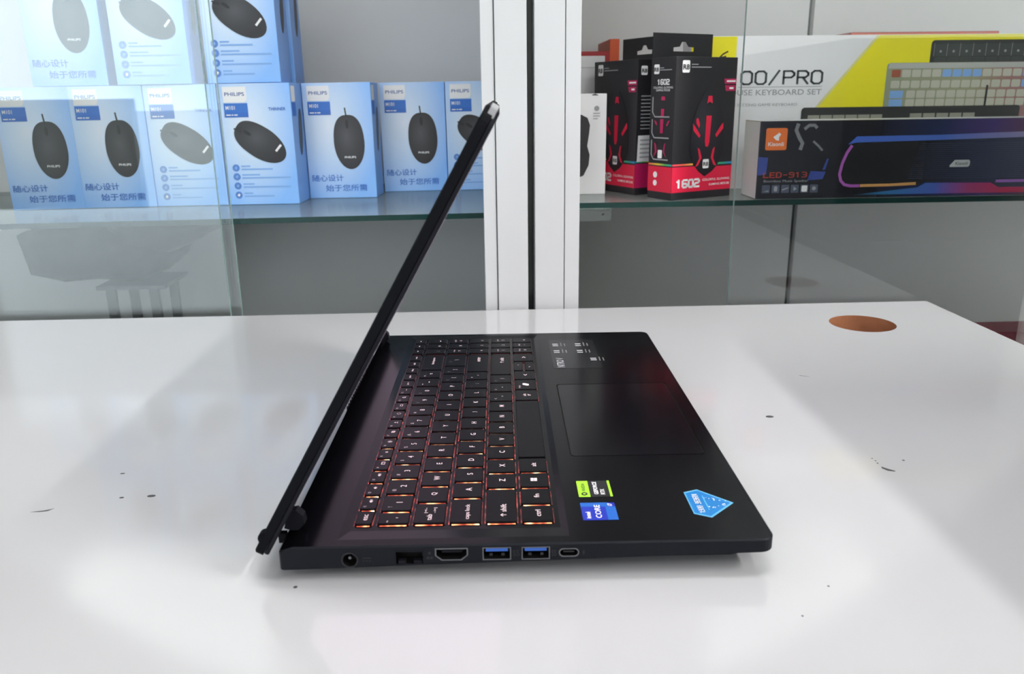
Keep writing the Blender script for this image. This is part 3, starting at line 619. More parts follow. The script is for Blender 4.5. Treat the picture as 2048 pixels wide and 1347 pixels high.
rk = plate('printed_colour_keyboard', kb, rr(0.2375, 0.070, 0.4540, 0.1460, 0.004, 3), ramp_mat('colour_keyboard_print', [(0.0, (0.30, 0.33, 0.22)), (0.5, (0.33, 0.33, 0.20)), (0.7, (0.34, 0.17, 0.15)), (1.0, (0.34, 0.18, 0.20))]), O0, FRONT, 0.0006, 0.0001)
plate('printed_case_rim', rk, mm([(239, 139.5), (453.5, 139.5), (453.5, 145.6), (240, 145.6)]), mat('case_rim_print', (0.46, 0.47, 0.44), 0.4), O0, FRONT, 0.0007, 0.0001)
kw = mat('key_cream_print', (0.52, 0.52, 0.42), 0.4); kblue = mat('key_blue_print', (0.22, 0.42, 0.78), 0.4); krust = mat('key_rust_print', (0.36, 0.09, 0.04), 0.4)
for (v, u0, wl, pat) in ((0.1295, 0.2440, None, 'rwwwwbbbbwwwwbb'), (0.1170, 0.2440, None, 'wwwwwwwwwwwwwB'), (0.1055, 0.2440, 'b', 'wwwwwwwwwwwwwB'), (0.0955, 0.2440, 'b', 'wwwwwwwwwwwwr')):
    u = u0
    if wl: plate('printed_key', rk, rr(u, v, u+0.0165, v+0.0086, 0.001, 2), kblue, O0, FRONT, 0.0008, 0.0001); u += 0.0205
    for ch in pat:
        wk = 0.0108 if ch != 'B' else 0.030
        plate('printed_key', rk, rr(u, v, min(u+wk, 0.4535), v+0.0086, 0.0014, 2), {'w': kw, 'b': kblue, 'B': kblue, 'r': krust}[ch], O0, FRONT, 0.0008, 0.0001)
        u += wk+0.0016
        if u > 0.450: break
bk = plate('printed_slim_keyboard', kb, rr(0.1375, 0.060, 0.4080, 0.0958, 0.004, 3), mat('slim_keyboard_print', (0.020, 0.022, 0.023), 0.4), O0, FRONT, 0.0010, 0.0001)
rects('printed_key_row', bk, [(0.146+0.0155*i, 0.0815, 0.146+0.0155*i+0.0142, 0.0868) for i in range(6)]+[(0.272+0.0165*i, 0.0822, 0.272+0.0165*i+0.0145, 0.0875) for i in range(5)], mat('slim_keys_print', (0.34, 0.34, 0.28), 0.4), O0, FRONT, 0.0012, 0.00005)
rects('printed_antenna', kb, [(0.3620, 0.0950, 0.3645, 0.1195)], M['black'], O0, FRONT, 0.0012, 0.0001)
rc = empty('red_carton', (0.570, 0.7200, ZR)); tag(rc, 'dark red carton showing just above the keyboard set box', 'box')
box('carton', 0, 0.19, 0, 0.06, 0, 0.1850, M['dred'], rc, bevel=0.0006)
rects('edge_stripe', rc, [(0.001, 0.176, 0.189, 0.184)], M['orange'], O0, FRONT, 0.0001, 0.0002)
lr = empty('low_red_carton', (0.757, 0.640, CB+0.0003)); tag(lr, 'dark red carton on the cabinet floor at the right edge', 'box')
box('carton', 0, 0.30, 0, 0.05, 0, 0.124, mat('carton_maroon', (0.26, 0.010, 0.035), 0.45), lr, bevel=0.001)
rects('label_strip', lr, [(0.01, 0.02, 0.29, 0.05)], M['bbox'], O0, FRONT, 0.0001, 0.0002)

# made-up pouch and stand, stand-ins for an unidentified dark shape in the left glass
ws = empty('made_up_stand', (-0.360, 0.735, CB)); tag(ws, 'made-up wire stand under the stand-in dark shape in the left cabinet', 'stand')
wire = mat('wire_grey', (0.22, 0.22, 0.22), 0.4, metal=0.6)
for (x, y) in ((-0.035, 0.0), (0.022, 0.0), (-0.035, 0.07), (0.022, 0.07)): box('leg', x-0.006, x+0.006, y-0.004, y+0.004, 0, 0.185, wire, ws, bevel=0.001)
boxes('top_frame', [(-0.05, 0.04, -0.01, 0.08, 0.185, 0.190)], wire, ws)
dp = empty('dark_standin', (-0.360, 0.735, CB+0.1902)); tag(dp, 'made-up dark shape on the wire stand behind the left glass doors', 'bag')
def blob(name, prof, y0, y1, m, parent):
    # silhouette swelling towards the middle of its depth
    v, f = [], []; n = len(prof); cx = sum(p[0] for p in prof)/n; cz = sum(p[1] for p in prof)/n; N = 7
    for k in range(N):
        t = k/(N-1); q = 0.55+0.45*math.sin(math.pi*t)**0.6
        v += [(cx+(p[0]-cx)*q, y0+(y1-y0)*t, max(cz+(p[1]-cz)*q, 0.0)) for p in prof]
    for k in range(N-1):
        for i in range(n): a_, b_ = k*n+i, k*n+(i+1) % n; f.append((a_, b_, b_+n, a_+n))
    f.append(tuple(reversed(range(n)))); f.append(tuple(range((N-1)*n, N*n)))
    return mesh(name, v, f, m, parent, smooth=True)
cloth = mat('dark_standin_cloth', (0.022, 0.022, 0.024), 0.7, noise=0.3, nscale=40)
blob('standin_body', [(-0.15, 0.012), (-0.10, 0.0), (-0.05, 0.004), (0.0, 0.0), (0.03, 0.012), (0.055, 0.032), (0.07, 0.052), (0.05, 0.076), (0.01, 0.086), (-0.05, 0.080), (-0.10, 0.086), (-0.16, 0.066)], -0.03, 0.11, cloth, dp)
blob('standin_flap', [(-0.02, 0.050), (0.05, 0.040), (0.11, 0.070), (0.128, 0.086), (0.06, 0.092), (-0.04, 0.092)], -0.035, 0.09, cloth, dp)

# ------------------------------------------------------------------ laptop (local frame in millimetres, x = hinge to front edge, y = left side to right side)
K = 0.001
lap = empty('laptop', (0, 0, 0), R(-1.443))
tag(lap, 'black gaming laptop, lid half open, red backlit keyboard, on the white counter', 'laptop')
ZT, LX, LY = 19.0, 240.0, 362.0
zb = lambda x: 6.3+x*0.0217
def s3(vs): return [(a*K, b*K, c*K) for a, b, c in vs]
def base_shell():
    def outline(ins):
        p = rr(0+ins, 0+ins, LX-ins, LY-ins, (3-min(ins, 2), 7-ins, 7-ins, 3-min(ins, 2)), 6)
        # insert the chamfer line at x = 7 on both long sides
        bl, br, tr_, tl = p[0:7], p[7:14], p[14:21], p[21:28]
        return [(7, ins)]+br+tr_+[(7, LY-ins)]+tl+bl
    zt = lambda x: ZT if x >= 7 else 16.7+max(x, 0)/7*2.3
    rings = []
    for (ins, zf) in ((2.0, lambda x: zb(x)), (0.0, lambda x: zb(x)+0.6), (0.0, lambda x: zt(x)-0.8), (0.8, lambda x: zt(x))):
        rings.append([(x, y, zf(x)) for x, y in outline(ins)])
    n = len(rings[0]); V = [v for r in rings for v in r]; F = []; I = []
    for k in range(3):
        for i in range(n):
            if k == 1 and i == 0: continue            # near side face, gets the port openings
            a, b = k*n+i, k*n+(i+1) % n
            F.append((a, b, b+n, a+n)); I.append(1)
    F.append(tuple(reversed(range(n)))); I.append(1)
    top = rings[3]
    # chamfer strip at the back
    j7 = next(i for i, v in enumerate(top) if v[0] == 7 and v[1] > 100)
    F.append(tuple(3*n+i for i in list(range(j7, n))+[0])); I.append(0)
    # flat deck with the keyboard well and the touchpad opening
    deck = top[0:j7+1]
    kwell = [(27.5, 6.5), (140.5, 6.5), (140.5, 356), (27.5, 356)]
    tpad = rr(148.6, 97.6, 230.2, 224.6, 3.0, 4)
    k0 = len(V); flat = [(v[0], v[1]) for v in deck]+kwell+tpad
    tr_ = fill([(v[0], v[1]) for v in deck], [kwell, tpad])
    V += [(x, y, ZT) for x, y in flat]
    F += [tuple(k0+i for i in t) for t in tr_]; I += [0]*len(tr_)
    kw0 = k0+len(deck); tp0 = kw0+4
    inner = len(V); V += [(32, 16.5, ZT-1), (137, 16.5, ZT-1), (137, 348.5, ZT-1), (32, 348.5, ZT-1)]
    for i in range(4): F.append((kw0+i, kw0+(i+1) % 4, inner+(i+1) % 4, inner+i)); I.append(0)
    F.append((inner, inner+1, inner+2, inner+3)); I.append(0)
    lo = len(V); V += [(x, y, ZT-0.7) for x, y in tpad]; m = len(tpad)
    for i in range(m): F.append((tp0+i, tp0+(i+1) % m, lo+(i+1) % m, lo+i)); I.append(2)
    F.append(tuple(lo+i for i in range(m))); I.append(2)
    # near side with the port openings
    a, b = rings[1][0], rings[1][1]; c, d = rings[2][1], rings[2][0]
    quad = [(a[0], a[2]), (b[0], b[2]), (c[0], c[2]), (d[0], d[2])]
    holes = [circ(34.3, 11.8, 3.7, 20), [(56, 8.7), (70, 8.9), (70, 16.2), (56, 16.2)],
             [(75.6, 17.1), (75.6, 13.4), (78.6, 10.9), (88, 10.9), (91, 13.4), (91, 17.1)],
             [(98.5, 10.8), (111.7, 10.8), (111.7, 17.1), (98.5, 17.1)], [(117.3, 10.7), (130.4, 10.7), (130.4, 17.0), (117.3, 17.0)],
             rr(135.2, 11.8, 144.5, 15.9, 2.0, 4)]
    holes = [ccw(h) for h in holes]
    tr_ = fill(quad, holes); k0 = len(V); flat = quad+[q for h in holes for q in h]
    V += [(x, 0, z) for x, z in flat]
    F += [tuple(k0+i for i in t) for t in tr_]; I += [1]*len(tr_)
    k = k0+4
    for h in holes:
        lo = len(V); V += [(x, 7, z) for x, z in h]; m = len(h)
        for i in range(m): F.append((k+(i+1) % m, k+i, lo+i, lo+(i+1) % m)); I.append(2)
        F.append(tuple(lo+i for i in range(m))); I.append(2); k += m
    return mesh('base_shell', s3(V), F, [M['deck'], M['shell'], M['cav']], lap, I), holes
shell, PH = base_shell()
# bottom cover and feet
V = []
for (ins, z) in ((4, None), (13, 3.0)):
    V += [(x, y, zb(x)+0.4 if z is None else z) for x, y in rr(ins, ins, LX-ins, LY-ins, 5, 4)]
n = len(V)//2
mesh('bottom_cover', s3(V), [(i, n+i, n+(i+1) % n, (i+1) % n)[::-1] for i in range(n)]+[tuple(reversed(range(n, 2*n)))]+[tuple(range(n))], M['cover'], lap)
for (x0, x1, y0, y1) in ((24, 34, 40, 322), (205, 213, 30, 110), (205, 213, 252, 332)):
    box('rubber_foot', x0*K, x1*K, y0*K, y1*K, 0, 3.2*K, M['rubber'], lap, bevel=0.0008)
plate('touchpad', lap, [(a*K, b*K) for a, b in rr(149.5, 98.5, 229.3, 223.7, 2.3, 4)], M['pad'], (0, 0, (ZT-0.6)*K), UP, 0, 0.0005)

# ports
def P2(p): return [(a*K, b*K) for a, b in p]
def ring_pts(h, d):
    cx = sum(p[0] for p in h)/len(h); cz = sum(p[1] for p in h)/len(h)
    w_ = max(abs(p[0]-cx) for p in h); h_ = max(abs(p[1]-cz) for p in h)
    return [(cx+(p[0]-cx)*(1-d/w_), cz+(p[1]-cz)*(1-d/h_)) for p in h]
def liner(name, h, d, m, depth=0.002):
    return plate(name, lap, P2(ring_pts(h, -0.15)), m, (0, 0.0005, 0), FRONT, -depth+0.0025, 0.0003, [P2(ring_pts(h, d))]) if False else \
        plate(name, lap, P2(ring_pts(h, -0.25)), m, (0, 0, 0), FRONT, 0.00002, 0.00018, [P2(ring_pts(h, d))])
dj = liner('power_jack', circ(34.3, 11.8, 3.9, 20), 0.45, M['darksteel'])
mesh('centre_pin', s3([(34.3+0.75*math.cos(a*math.pi/5), yy, 12.6+0.75*math.sin(a*math.pi/5)) for yy in (0.6, 6.5) for a in range(10)]), [tuple(range(10))]+[(i, 10+i, 10+(i+1) % 10, (i+1) % 10) for i in range(10)], M['steel'], dj)
rj = liner('ethernet_port', PH[1], 0.5, M['bezel'])
boxes('latch_tab', [(57.5*K, 61.2*K, 0.3*K, 3*K, 9.0*K, 10.6*K), (65.0*K, 69.0*K, 0.3*K, 3*K, 9.0*K, 10.6*K)], M['bezel'], rj)
hd = liner('hdmi_port', PH[2], 0.4, M['steel'])
box('contact_tongue', 78.6*K, 88*K, 1.2*K, 6*K, 14.2*K, 15.4*K, M['bezel'], hd)
for h in (PH[3], PH[4]):
    up = liner('usb_port', h, 0.25, M['steel']); xs = [p[0] for p in h]; zs = [p[1] for p in h]
    box('contact_tongue', (min(xs)+1.3)*K, (max(xs)-1.3)*K, 0.7*K, 6*K, (max(zs)-2.4)*K, (max(zs)-0.75)*K, M['usbblue'], up)
    boxes('spring_tab', [((min(xs)+q)*K, (min(xs)+q+1.5)*K, 1.2*K, 2*K, (min(zs)+1.2)*K, (min(zs)+2.6)*K) for q in (3, 8.8)], M['darksteel'], up)
uc = liner('usb_c_port', PH[5], 0.3, M['steel'])
box('contact_tongue', 137.2*K, 142.5*K, 0.8*K, 6*K, 13.5*K, 14.2*K, M['darksteel'], uc)
for (s, x, z, w_) in (('SS', 114.4, 14, 3.2), ('SS', 132.6, 13.6, 2.2)):
    text('port_mark', lap, s, (x*K, z*K), M['mark'], (0, 0, 0), FRONT, w=w_*K, h=3.2*K, off=0.00004)
polys('port_mark', lap, [P2(q) for q in ([(72.1, 14.2), (73.3, 14.2), (73.3, 15.4), (72.1, 15.4)], [(71.3, 11.6), (72.5, 11.6), (72.5, 12.8), (71.3, 12.8)], [(73.0, 11.6), (74.2, 11.6), (74.2, 12.8), (73.0, 12.8)],
      [(146.2, 13.4), (147.2, 15.6), (147.0, 14.0), (147.7, 14.2), (146.5, 11.8), (146.8, 13.5)])], M['mark'], (0, 0, 0), FRONT, 0.00002, 0.00004)
rects('port_mark', lap, [(40.5*K, 12.4*K, 44.5*K, 12.9*K)]+[((40.5+1.5*i)*K, 10.9*K, (41.3+1.5*i)*K, 11.4*K) for i in range(3)], M['mark'], (0, 0, 0), FRONT, 0.00002, 0.00004)

# lid
LB = Vector((-12.0, 0, 15.7)); LD = Vector((0.4911, 0, 0.8711)); LN = Vector((0.8711, 0, -0.4911))
def lidp(s, y, t): q = LB+LD*s+LN*t; return (q.x*K, y*K, q.z*K)
def slab(name, s0, y0, s1, y1, r, layers, m, parent):
    """layers: (inset, t) rings from outside to inside"""
    V, F = [], []; n = None
    for ins, t in layers:
        p = rr(s0+ins, y0+ins, s1-ins, y1-ins, tuple(max(q-ins, 0.5) for q in r), 6); n = len(p)
        V += [lidp(a, b, t) for a, b in p]
    for k in range(len(layers)-1):
        for i in range(n):
            a, b = k*n+i, k*n+(i+1) % n; F.append((a, a+n, b+n, b))
    F.append(tuple(range(n))); F.append(tuple(reversed(range((len(layers)-1)*n, len(layers)*n))))
    return mesh(name, V, F, m, parent)
ld = slab('lid_shell', 0, 0.3, 237, 361.7, (4, 9, 9, 4), ((1.0, 0), (0, 0.8), (0, 4.4), (0.3, 4.6)), M['lid'], lap)
bz = slab('screen_bezel', 0.7, 1.0, 236.2, 361.0, (4, 8, 8, 4), ((0.3, 4.65), (0, 4.9), (0, 6.4), (0.6, 6.9)), M['bezel'], lap)
scr = emission_mat('screen_purple_glow', (0.46, 0.31, 0.46), 1.5)
slab('screen', 30, 8, 228, 354, (1, 1, 1, 1), ((0, 6.92), (0, 7.0)), scr, bz)
slab('top_edge_highlight', 231, 2.5, 238.2, 40, (2, 2, 2, 2), ((0, 2.2), (0, 5.4)), mat('edge_highlight_grey', (0.28, 0.28, 0.29), 0.4), lap)  # pale strip paints the highlight on the lid's top edge
# hinges
for (y0, y1) in ((16.5, 22), (339, 345)):
    pent = [(-0.6, 20.2), (1.9, 29.2), (6, 29.9), (9.2, 26.7), (9.8, 22.5), (6.5, 19.05), (3.0, 19.05)]
    hg = plate('hinge', lap, P2(pent), M['bezel'], (0, y1*K, 0), FRONT, 0, (y1-y0)*K)
    box('hinge_arm', -4.2*K, -0.4*K, (y0+1)*K, (y1-1)*K, 11.5*K, 16.6*K, M['bezel'], hg)
for (y0, y1) in ((0.8, 5), (357, 361.2)):
    c = LB+LD*10.0+LN*1.6; n = 14
    V = [((c.x+3.3*math.cos(2*math.pi*i/n))*K, yy*K, (c.z+3.3*math.sin(2*math.pi*i/n))*K) for yy in (y0, y1) for i in range(n)]
    mesh('hinge_cap', V, [tuple(range(n)), tuple(reversed(range(n, 2*n)))]+[((i+1) % n, i, n+i, n+(i+1) % n) for i in range(n)], M['lid'], lap)
# vent teeth along the rear deck edge
for i in range(20):
    y = 190+i*6.2
    box('vent_fin', -0.9*K, 1.2*K, y*K, (y+2.6)*K, 12*K, 16.9*K, M['cover'], lap)

# ---------------------------------------------------------- keys
def glow_mat(name, stops, lo, hi, scale):
    """light leaking round a key cap: uneven, weaker towards the right half of the keyboard"""
    m = bpy.data.materials.new(name); m.use_nodes = True; n, l = nt(m); b = n['Principled BSDF']
    b.inputs['Base Color'].default_value = (0.02, 0.01, 0.01, 1)
    tc = n.new('ShaderNodeTexCoord'); oi = n.new('ShaderNodeObjectInfo')
    ad = n.new('ShaderNodeVectorMath'); ad.operation = 'ADD'; l.new(tc.outputs['Object'], ad.inputs[0]); l.new(oi.outputs['Random'], ad.inputs[1])
    ns = n.new('ShaderNodeTexNoise'); ns.inputs['Scale'].default_value = scale; ns.inputs['Detail'].default_value = 1; l.new(ad.outputs[0], ns.inputs['Vector'])
    mr = n.new('ShaderNodeMapRange'); mr.inputs[1].default_value = 0.34; mr.inputs[2].default_value = 0.72; mr.inputs[3].default_value = 0; mr.inputs[4].default_value = 1
    l.new(ns.outputs['Fac'], mr.inputs[0])
    sp = n.new('ShaderNodeSeparateXYZ'); l.new(oi.outputs['Location'], sp.inputs[0])
    m2 = n.new('ShaderNodeMapRange'); m2.inputs[1].default_value = 0.17; m2.inputs[2].default_value = 0.31; m2.inputs[3].default_value = 1.0; m2.inputs[4].default_value = 0.06
    l.new(sp.outputs['Y'], m2.inputs[0])
    mu = n.new('ShaderNodeMath'); mu.operation = 'MULTIPLY'; l.new(mr.outputs[0], mu.inputs[0]); l.new(m2.outputs[0], mu.inputs[1])
    rp = n.new('ShaderNodeValToRGB'); e = rp.color_ramp.elements
    while len(e) < len(stops): e.new(0.5)
    for i, (p, c) in enumerate(stops): e[i].position = p; e[i].color = (*c, 1)
    l.new(mu.outputs[0], rp.inputs[0]); l.new(rp.outputs[0], b.inputs['Emission Color'])
    pw = n.new('ShaderNodeMath'); pw.operation = 'POWER'; l.new(mu.outputs[0], pw.inputs[0]); pw.inputs[1].default_value = 2.2
    st_ = n.new('ShaderNodeMath'); st_.operation = 'MULTIPLY_ADD'; l.new(pw.outputs[0], st_.inputs[0]); st_.inputs[1].default_value = hi
    l.new(m2.outputs[0], st_.inputs[2]) if False else None
    m4 = n.new('ShaderNodeMath'); m4.operation = 'MULTIPLY'; l.new(m2.outputs[0], m4.inputs[0]); m4.inputs[1].default_value = lo
    l.new(m4.outputs[0], st_.inputs[2]); l.new(st_.outputs[0], b.inputs['Emission Strength'])
    return m
GN = glow_mat('backlight_orange', [(0.0, (0.95, 0.07, 0.035)), (0.35, (1.0, 0.20, 0.08)), (0.7, (1.0, 0.45, 0.18)), (1.0, (1.0, 0.72, 0.42))], 0.7, 9.0, 210)
GR = glow_mat('backlight_red', [(0.0, (0.95, 0.045, 0.045)), (1.0, (1.0, 0.16, 0.13))], 0.05, 0.75, 190)
LEG = mat('legend_pink_white', (0.5, 0.42, 0.43), 0.5, emit=(1.0, 0.72, 0.74), estr=0.42)
LEG2 = mat('legend_dim', (0.35, 0.30, 0.31), 0.5, emit=(1.0, 0.62, 0.66), estr=0.16)
KCACHE = {}
def key_mesh(dx, dy, h=1.25):
    k = ('k', round(dx, 2), round(dy, 2))
    if k in KCACHE: return KCACHE[k]
    V, F = [], []
    for ins, z in ((0, 0), (0, 0.75*h), (0.35, h)):
        V += [(a*K, b*K, z*K) for a, b in rr(-dx/2+ins, -dy/2+ins, dx/2-ins, dy/2-ins, 1.1, 2)]
    n = len(V)//3
    for q in range(2):
        for i in range(n):
            a, b = q*n+i, q*n+(i+1) % n; F.append((a, b, b+n, a+n))
    F.append(tuple(range(2*n, 3*n)))
    me = bpy.data.meshes.new('key'); me.from_pydata(V, [], F); me.materials.append(M['key']); KCACHE[k] = me; return me
def glow_mesh(dx, dy, e=0.85):
    k = ('g', round(dx, 2), round(dy, 2))
    if k in KCACHE: return KCACHE[k]
    a, b = dx/2, dy/2
    q = [(-a-e, -b-e), (a+e, -b-e), (a+e, b+e), (-a-e, b+e)]; p = [(-a+.2, -b+.2), (a-.2, -b+.2), (a-.2, b-.2), (-a+.2, b-.2)]
    # near strip shortened, so that the corners stay dark
    V = [(-a+1.2, -b-e, .12), (a-1.0, -b-e, .12), (a-1.0, -b+.2, .12), (-a+1.2, -b+.2, .12),
         (a-.1, -b-.2, .1), (a+e*.6, -b, .1), (a+e*.6, b-1.5, .1), (a-.1, b-1.5, .1),
         (-a-e*.6, -b, .1), (-a+.1, -b-.2, .1), (-a+.1, b-1.5, .1), (-a-e*.6, b-1.5, .1)]
    me = bpy.data.meshes.new('key_glow'); me.from_pydata([(x*K, y*K, z*K) for x, y, z in V], [], [(0, 1, 2, 3), (4, 5, 6, 7), (8, 9, 10, 11)])
    me.materials.append(GN); me.materials.append(GR); me.polygons.foreach_set('material_index', [0, 1, 1]); KCACHE[k] = me; return me
KRU = ((0, 1, 0), (-1, 0, 0))
KZ = ZT-1.0
def key(x0, x1, y0, y1, legends, glow=True, gap=1.15):
    dx, dy = x1-x0, (y1-y0)-2*gap; cx, cy = (x0+x1)/2, (y0+y1)/2
    o = bpy.data.objects.new('key', key_mesh(dx, dy)); COL.objects.link(o); o.parent = lap; o.location = (cx*K, cy*K, KZ*K)
    for (s, u, v, hh, ww, m) in legends:
        text('key_legend', o, s, (u*K, v*K), m, (0, 0, 1.25*K), KRU, w=ww*K if ww else None, h=hh*K if hh else None, off=0.00003, bold=0.004)
    if glow:
        g = bpy.data.objects.new('key_glow', glow_mesh(dx, dy)); COL.objects.link(g); g.parent = o
    return o
ROW = dict(fn=(33.3, 42.0), r1=(44.7, 60.6), r2=(62.7, 78.8), r3=(81.1, 97.2), r4=(99.4, 115.5), r5=(117.8, 133.9))
def one(s, h=3.3): return [(s, 0.3, -0.6, h, None, LEG)]
def two(a, b): return [(b, 0.3, -0.9, 3.4, None, LEG), (a, -4.6, 3.6, 2.3, None, LEG2)]
def word(s, w_, h=2.6, u=0, v=-0.5): return [(s, u, v, h, w_, LEG)]
# function row
key(*ROW['fn'], 20, 35.7, word('esc', 6.0, 2.0))
SPK = [(-1.3, -0.5), (-0.6, -0.5), (0.1, -1.1), (0.1, 1.1), (-0.6, 0.5), (-1.3, 0.5)]
def ln(*p): return stroke(list(p), 0.32)
def ringp(cx, cy, r, n=10): return [ln((cx+r*math.cos(2*math.pi*i/n), cy+r*math.sin(2*math.pi*i/n)), (cx+r*math.cos(2*math.pi*(i+1)/n), cy+r*math.sin(2*math.pi*(i+1)/n))) for i in range(n)]
def frame_(x0, y0, x1, y1): return [ln((x0, y0), (x1, y0)), ln((x1, y0), (x1, y1)), ln((x1, y1), (x0, y1)), ln((x0, y1), (x0, y0))]
SUN = [ln((0.95*math.cos(a_), 0.95*math.sin(a_)), (1.5*math.cos(a_), 1.5*math.sin(a_))) for a_ in [k*math.pi/4 for k in range(8)]]
ICONS = [[SPK, ln((0.6, -0.6), (1.6, 0.6)), ln((0.6, 0.6), (1.6, -0.6))], [SPK, ln((0.6, -0.5), (0.9, 0), (0.6, 0.5))], [SPK, ln((0.6, -0.5), (0.9, 0), (0.6, 0.5)), ln((1.1, -0.9), (1.6, 0), (1.1, 0.9))],
         frame_(-1.6, -0.9, 1.6, 0.9)+[ln((-0.9, 0.2), (-0.5, 0.2)), ln((0, 0.2), (0.4, 0.2)), ln((0.9, 0.2), (1.2, 0.2))], ringp(0, 0, 0.7, 6), SUN+ringp(0, 0, 0.55, 8),
         frame_(-1.3, -0.7, 0.4, 0.9)+frame_(-0.5, -1.1, 1.3, 0.4), [ln((-1.3, -1), (1.3, -1)), ln((0, -0.7), (0, 1.1)), ln((-0.7, 0.4), (0, 1.1), (0.7, 0.4))], SUN, frame_(-1.4, -0.8, 1.4, 0.8), ringp(0, 0, 1.0, 10)+[ln((0.7, -0.7), (1.5, -1.4))], [ln((-1.3, 0), (1.3, 0))]]
y = 35.7
for i in range(17):
    if i < 12:
        k_ = key(*ROW['fn'], y, y+15.6, [('f%d' % (i+1), -4.0, 1.8, 1.5, None, LEG2)])
        polys('key_legend', k_, [[((p[0]+1.8)*K, (p[1]-0.6)*K) for p in q] for q in ICONS[i]], LEG, (0, 0, 1.25*K), KRU, 0.00002, 0.00003)
    else:
        key(*ROW['fn'], y, y+15.6, word(['prt', 'pse', 'ins', 'del', 'end'][i-12], 5.0, 1.6))
    y += 15.6
# number row
key(*ROW['r1'], 20, 33.6, [("'", 0, -1.5, 1.2, None, LEG), ('~', -3.6, 3.0, 0.9, 1.8, LEG2)])
y = 33.6
for a, b in zip('!@#$%^&*()_+', '1234567890-='):
    l_ = two(a, b)
    if b in '-': l_ = [(b, 0.3, -0.9, 0.7, 2.4, LEG), (a, -4.6, 3.6, 0.6, 2.2, LEG2)]
    if b == '=': l_ = [(b, 0.3, -0.9, 1.6, 2.4, LEG), (a, -4.6, 3.6, 2, 2, LEG2)]
    key(*ROW['r1'], y, y+19, l_); y += 19
key(*ROW['r1'], y, 301, word('backspace', 17, 2.6, 3))
# letter rows
key(*ROW['r2'], 20, 42.7, [('tab', -4.5, 0.2, 2.7, 6, LEG), ('|<-', 2.8, 2.2, 1.8, 5.4, LEG), ('->|', 2.8, -2.4, 1.8, 5.4, LEG)])
y = 42.7
for ch in 'QWERTYUIOP': key(*ROW['r2'], y, y+19, one(ch)); y += 19
for a, b in ('{[', '}]'): key(*ROW['r2'], y, y+19, two(a, b)); y += 19
key(*ROW['r2'], y, 301, two('|', '\\'))
key(*ROW['r3'], 20, 47.2, word('caps lock', 15.5, 3.0, -1.5, -1))
y = 47.2
for ch in 'ASDFGHJKL': key(*ROW['r3'], y, y+19, one(ch)); y += 19
key(*ROW['r3'], y, y+19, [(';', 0.3, -0.9, 2.4, None, LEG), (':', -4.6, 3.6, 1.6, None, LEG2)]); y += 19
key(*ROW['r3'], y, y+19, [("'", 0.3, -0.9, 1.3, None, LEG), ('"', -4.6, 3.6, 1.2, None, LEG2)]); y += 19
key(*ROW['r3'], y, 301, word('enter', 11, 2.6, 8))
key(*ROW['r4'], 20, 57.7, word('↑ shift', 13, 3.2, -6, -1))
y = 57.7
for ch in 'ZXCVBNM': key(*ROW['r4'], y, y+19, one(ch)); y += 19
for a, b, hh in (('<', ',', 1.4), ('>', '.', 0.9), ('?', '/', 3.2)):
    key(*ROW['r4'], y, y+19, [(b, 0.3, -1.2, hh, None, LEG), (a, -4.6, 3.6, 2.0, None, LEG2)]); y += 19
key(*ROW['r4'], y, 301, word('↑ shift', 13, 3.2, 9, -1))
# bottom row
a, b = ROW['r5']
key(a, b, 20, 38.7, word('ctrl', 6.6, 2.8))
key(a, b, 38.7, 57.9, word('fn', 4.0, 2.8))
wk = key(a, b, 57.9, 77, [])
for (u, v) in ((-1.75, -1.6), (0.15, -1.6), (-1.75, 0.3), (0.15, 0.3)):
    plate('key_legend', wk, [(u*K, v*K), ((u+1.7)*K, v*K), ((u+1.7)*K, (v+1.7)*K), (u*K, (v+1.7)*K)], LEG, (0, 0, 1.25*K), KRU, 0.00002, 0.00003)
key(a, b, 77, 96.6, word('alt', 4.6, 2.8))
sk = key(a, b, 96.6, 191.6, [], glow=False); 
key(a, b, 191.6, 213.5, [('alt', 0, 1.4, 2.3, 4.4, LEG), ('gr', 0, -2.0, 2.2, 3.2, LEG)])
ck = key(a, b, 213.5, 236, [('menu', -4.8, 4.4, 1.2, None, LEG2)])
plate('key_legend', ck, [(-2.6*K, -2.4*K), (0.6*K, -2.4*K), (2.6*K, 0.6*K), (2.2*K, 2.2*K), (-0.8*K, 2.2*K), (-2.8*K, -0.8*K)], LEG, (0, 0, 1.25*K), KRU, 0.00002, 0.00003)
key(a, b, 236, 256.5, word('<', 3.0, 3.0))
key(a, a+7.2, 256.5, 280, [('^', 2.5, 0, 1.2, 2.2, LEG2)]); key(b-7.2, b, 256.5, 280, [('v', -2.5, 0, 1.4, 2.2, LEG2)])
key(a, b, 280, 301, word('>', 3.0, 3.0))
NP = (303.5, 318.2, 332.9, 347.4)
nleg = {'fn': ('-', '-', '-'), 'r1': ('/', '*', '-'), 'r2': ('7', '8', '9'), 'r3': ('4', '5', '6'), 'r4': ('1', '2', '3'), 'r5': ('0', '.', '+')}
nsub = {'r2': ('home', '', 'pgup'), 'r4': ('end', '', 'pgdn'), 'r5': ('ins', 'del', '')}
for r_, ls in nleg.items():
    for i in range(3):
        lg_ = [(ls[i], 0, -2.2 if r_ != 'fn' else 0, 0.9 if ls[i] in '.-' else 2.4, None if ls[i] != '-' else 2, LEG)]
        if r_ in nsub and nsub[r_][i]: lg_.append((nsub[r_][i], 0, 2.4, 1.7, 5.4, LEG2))
        key(*ROW[r_], NP[i], NP[i+1], lg_)

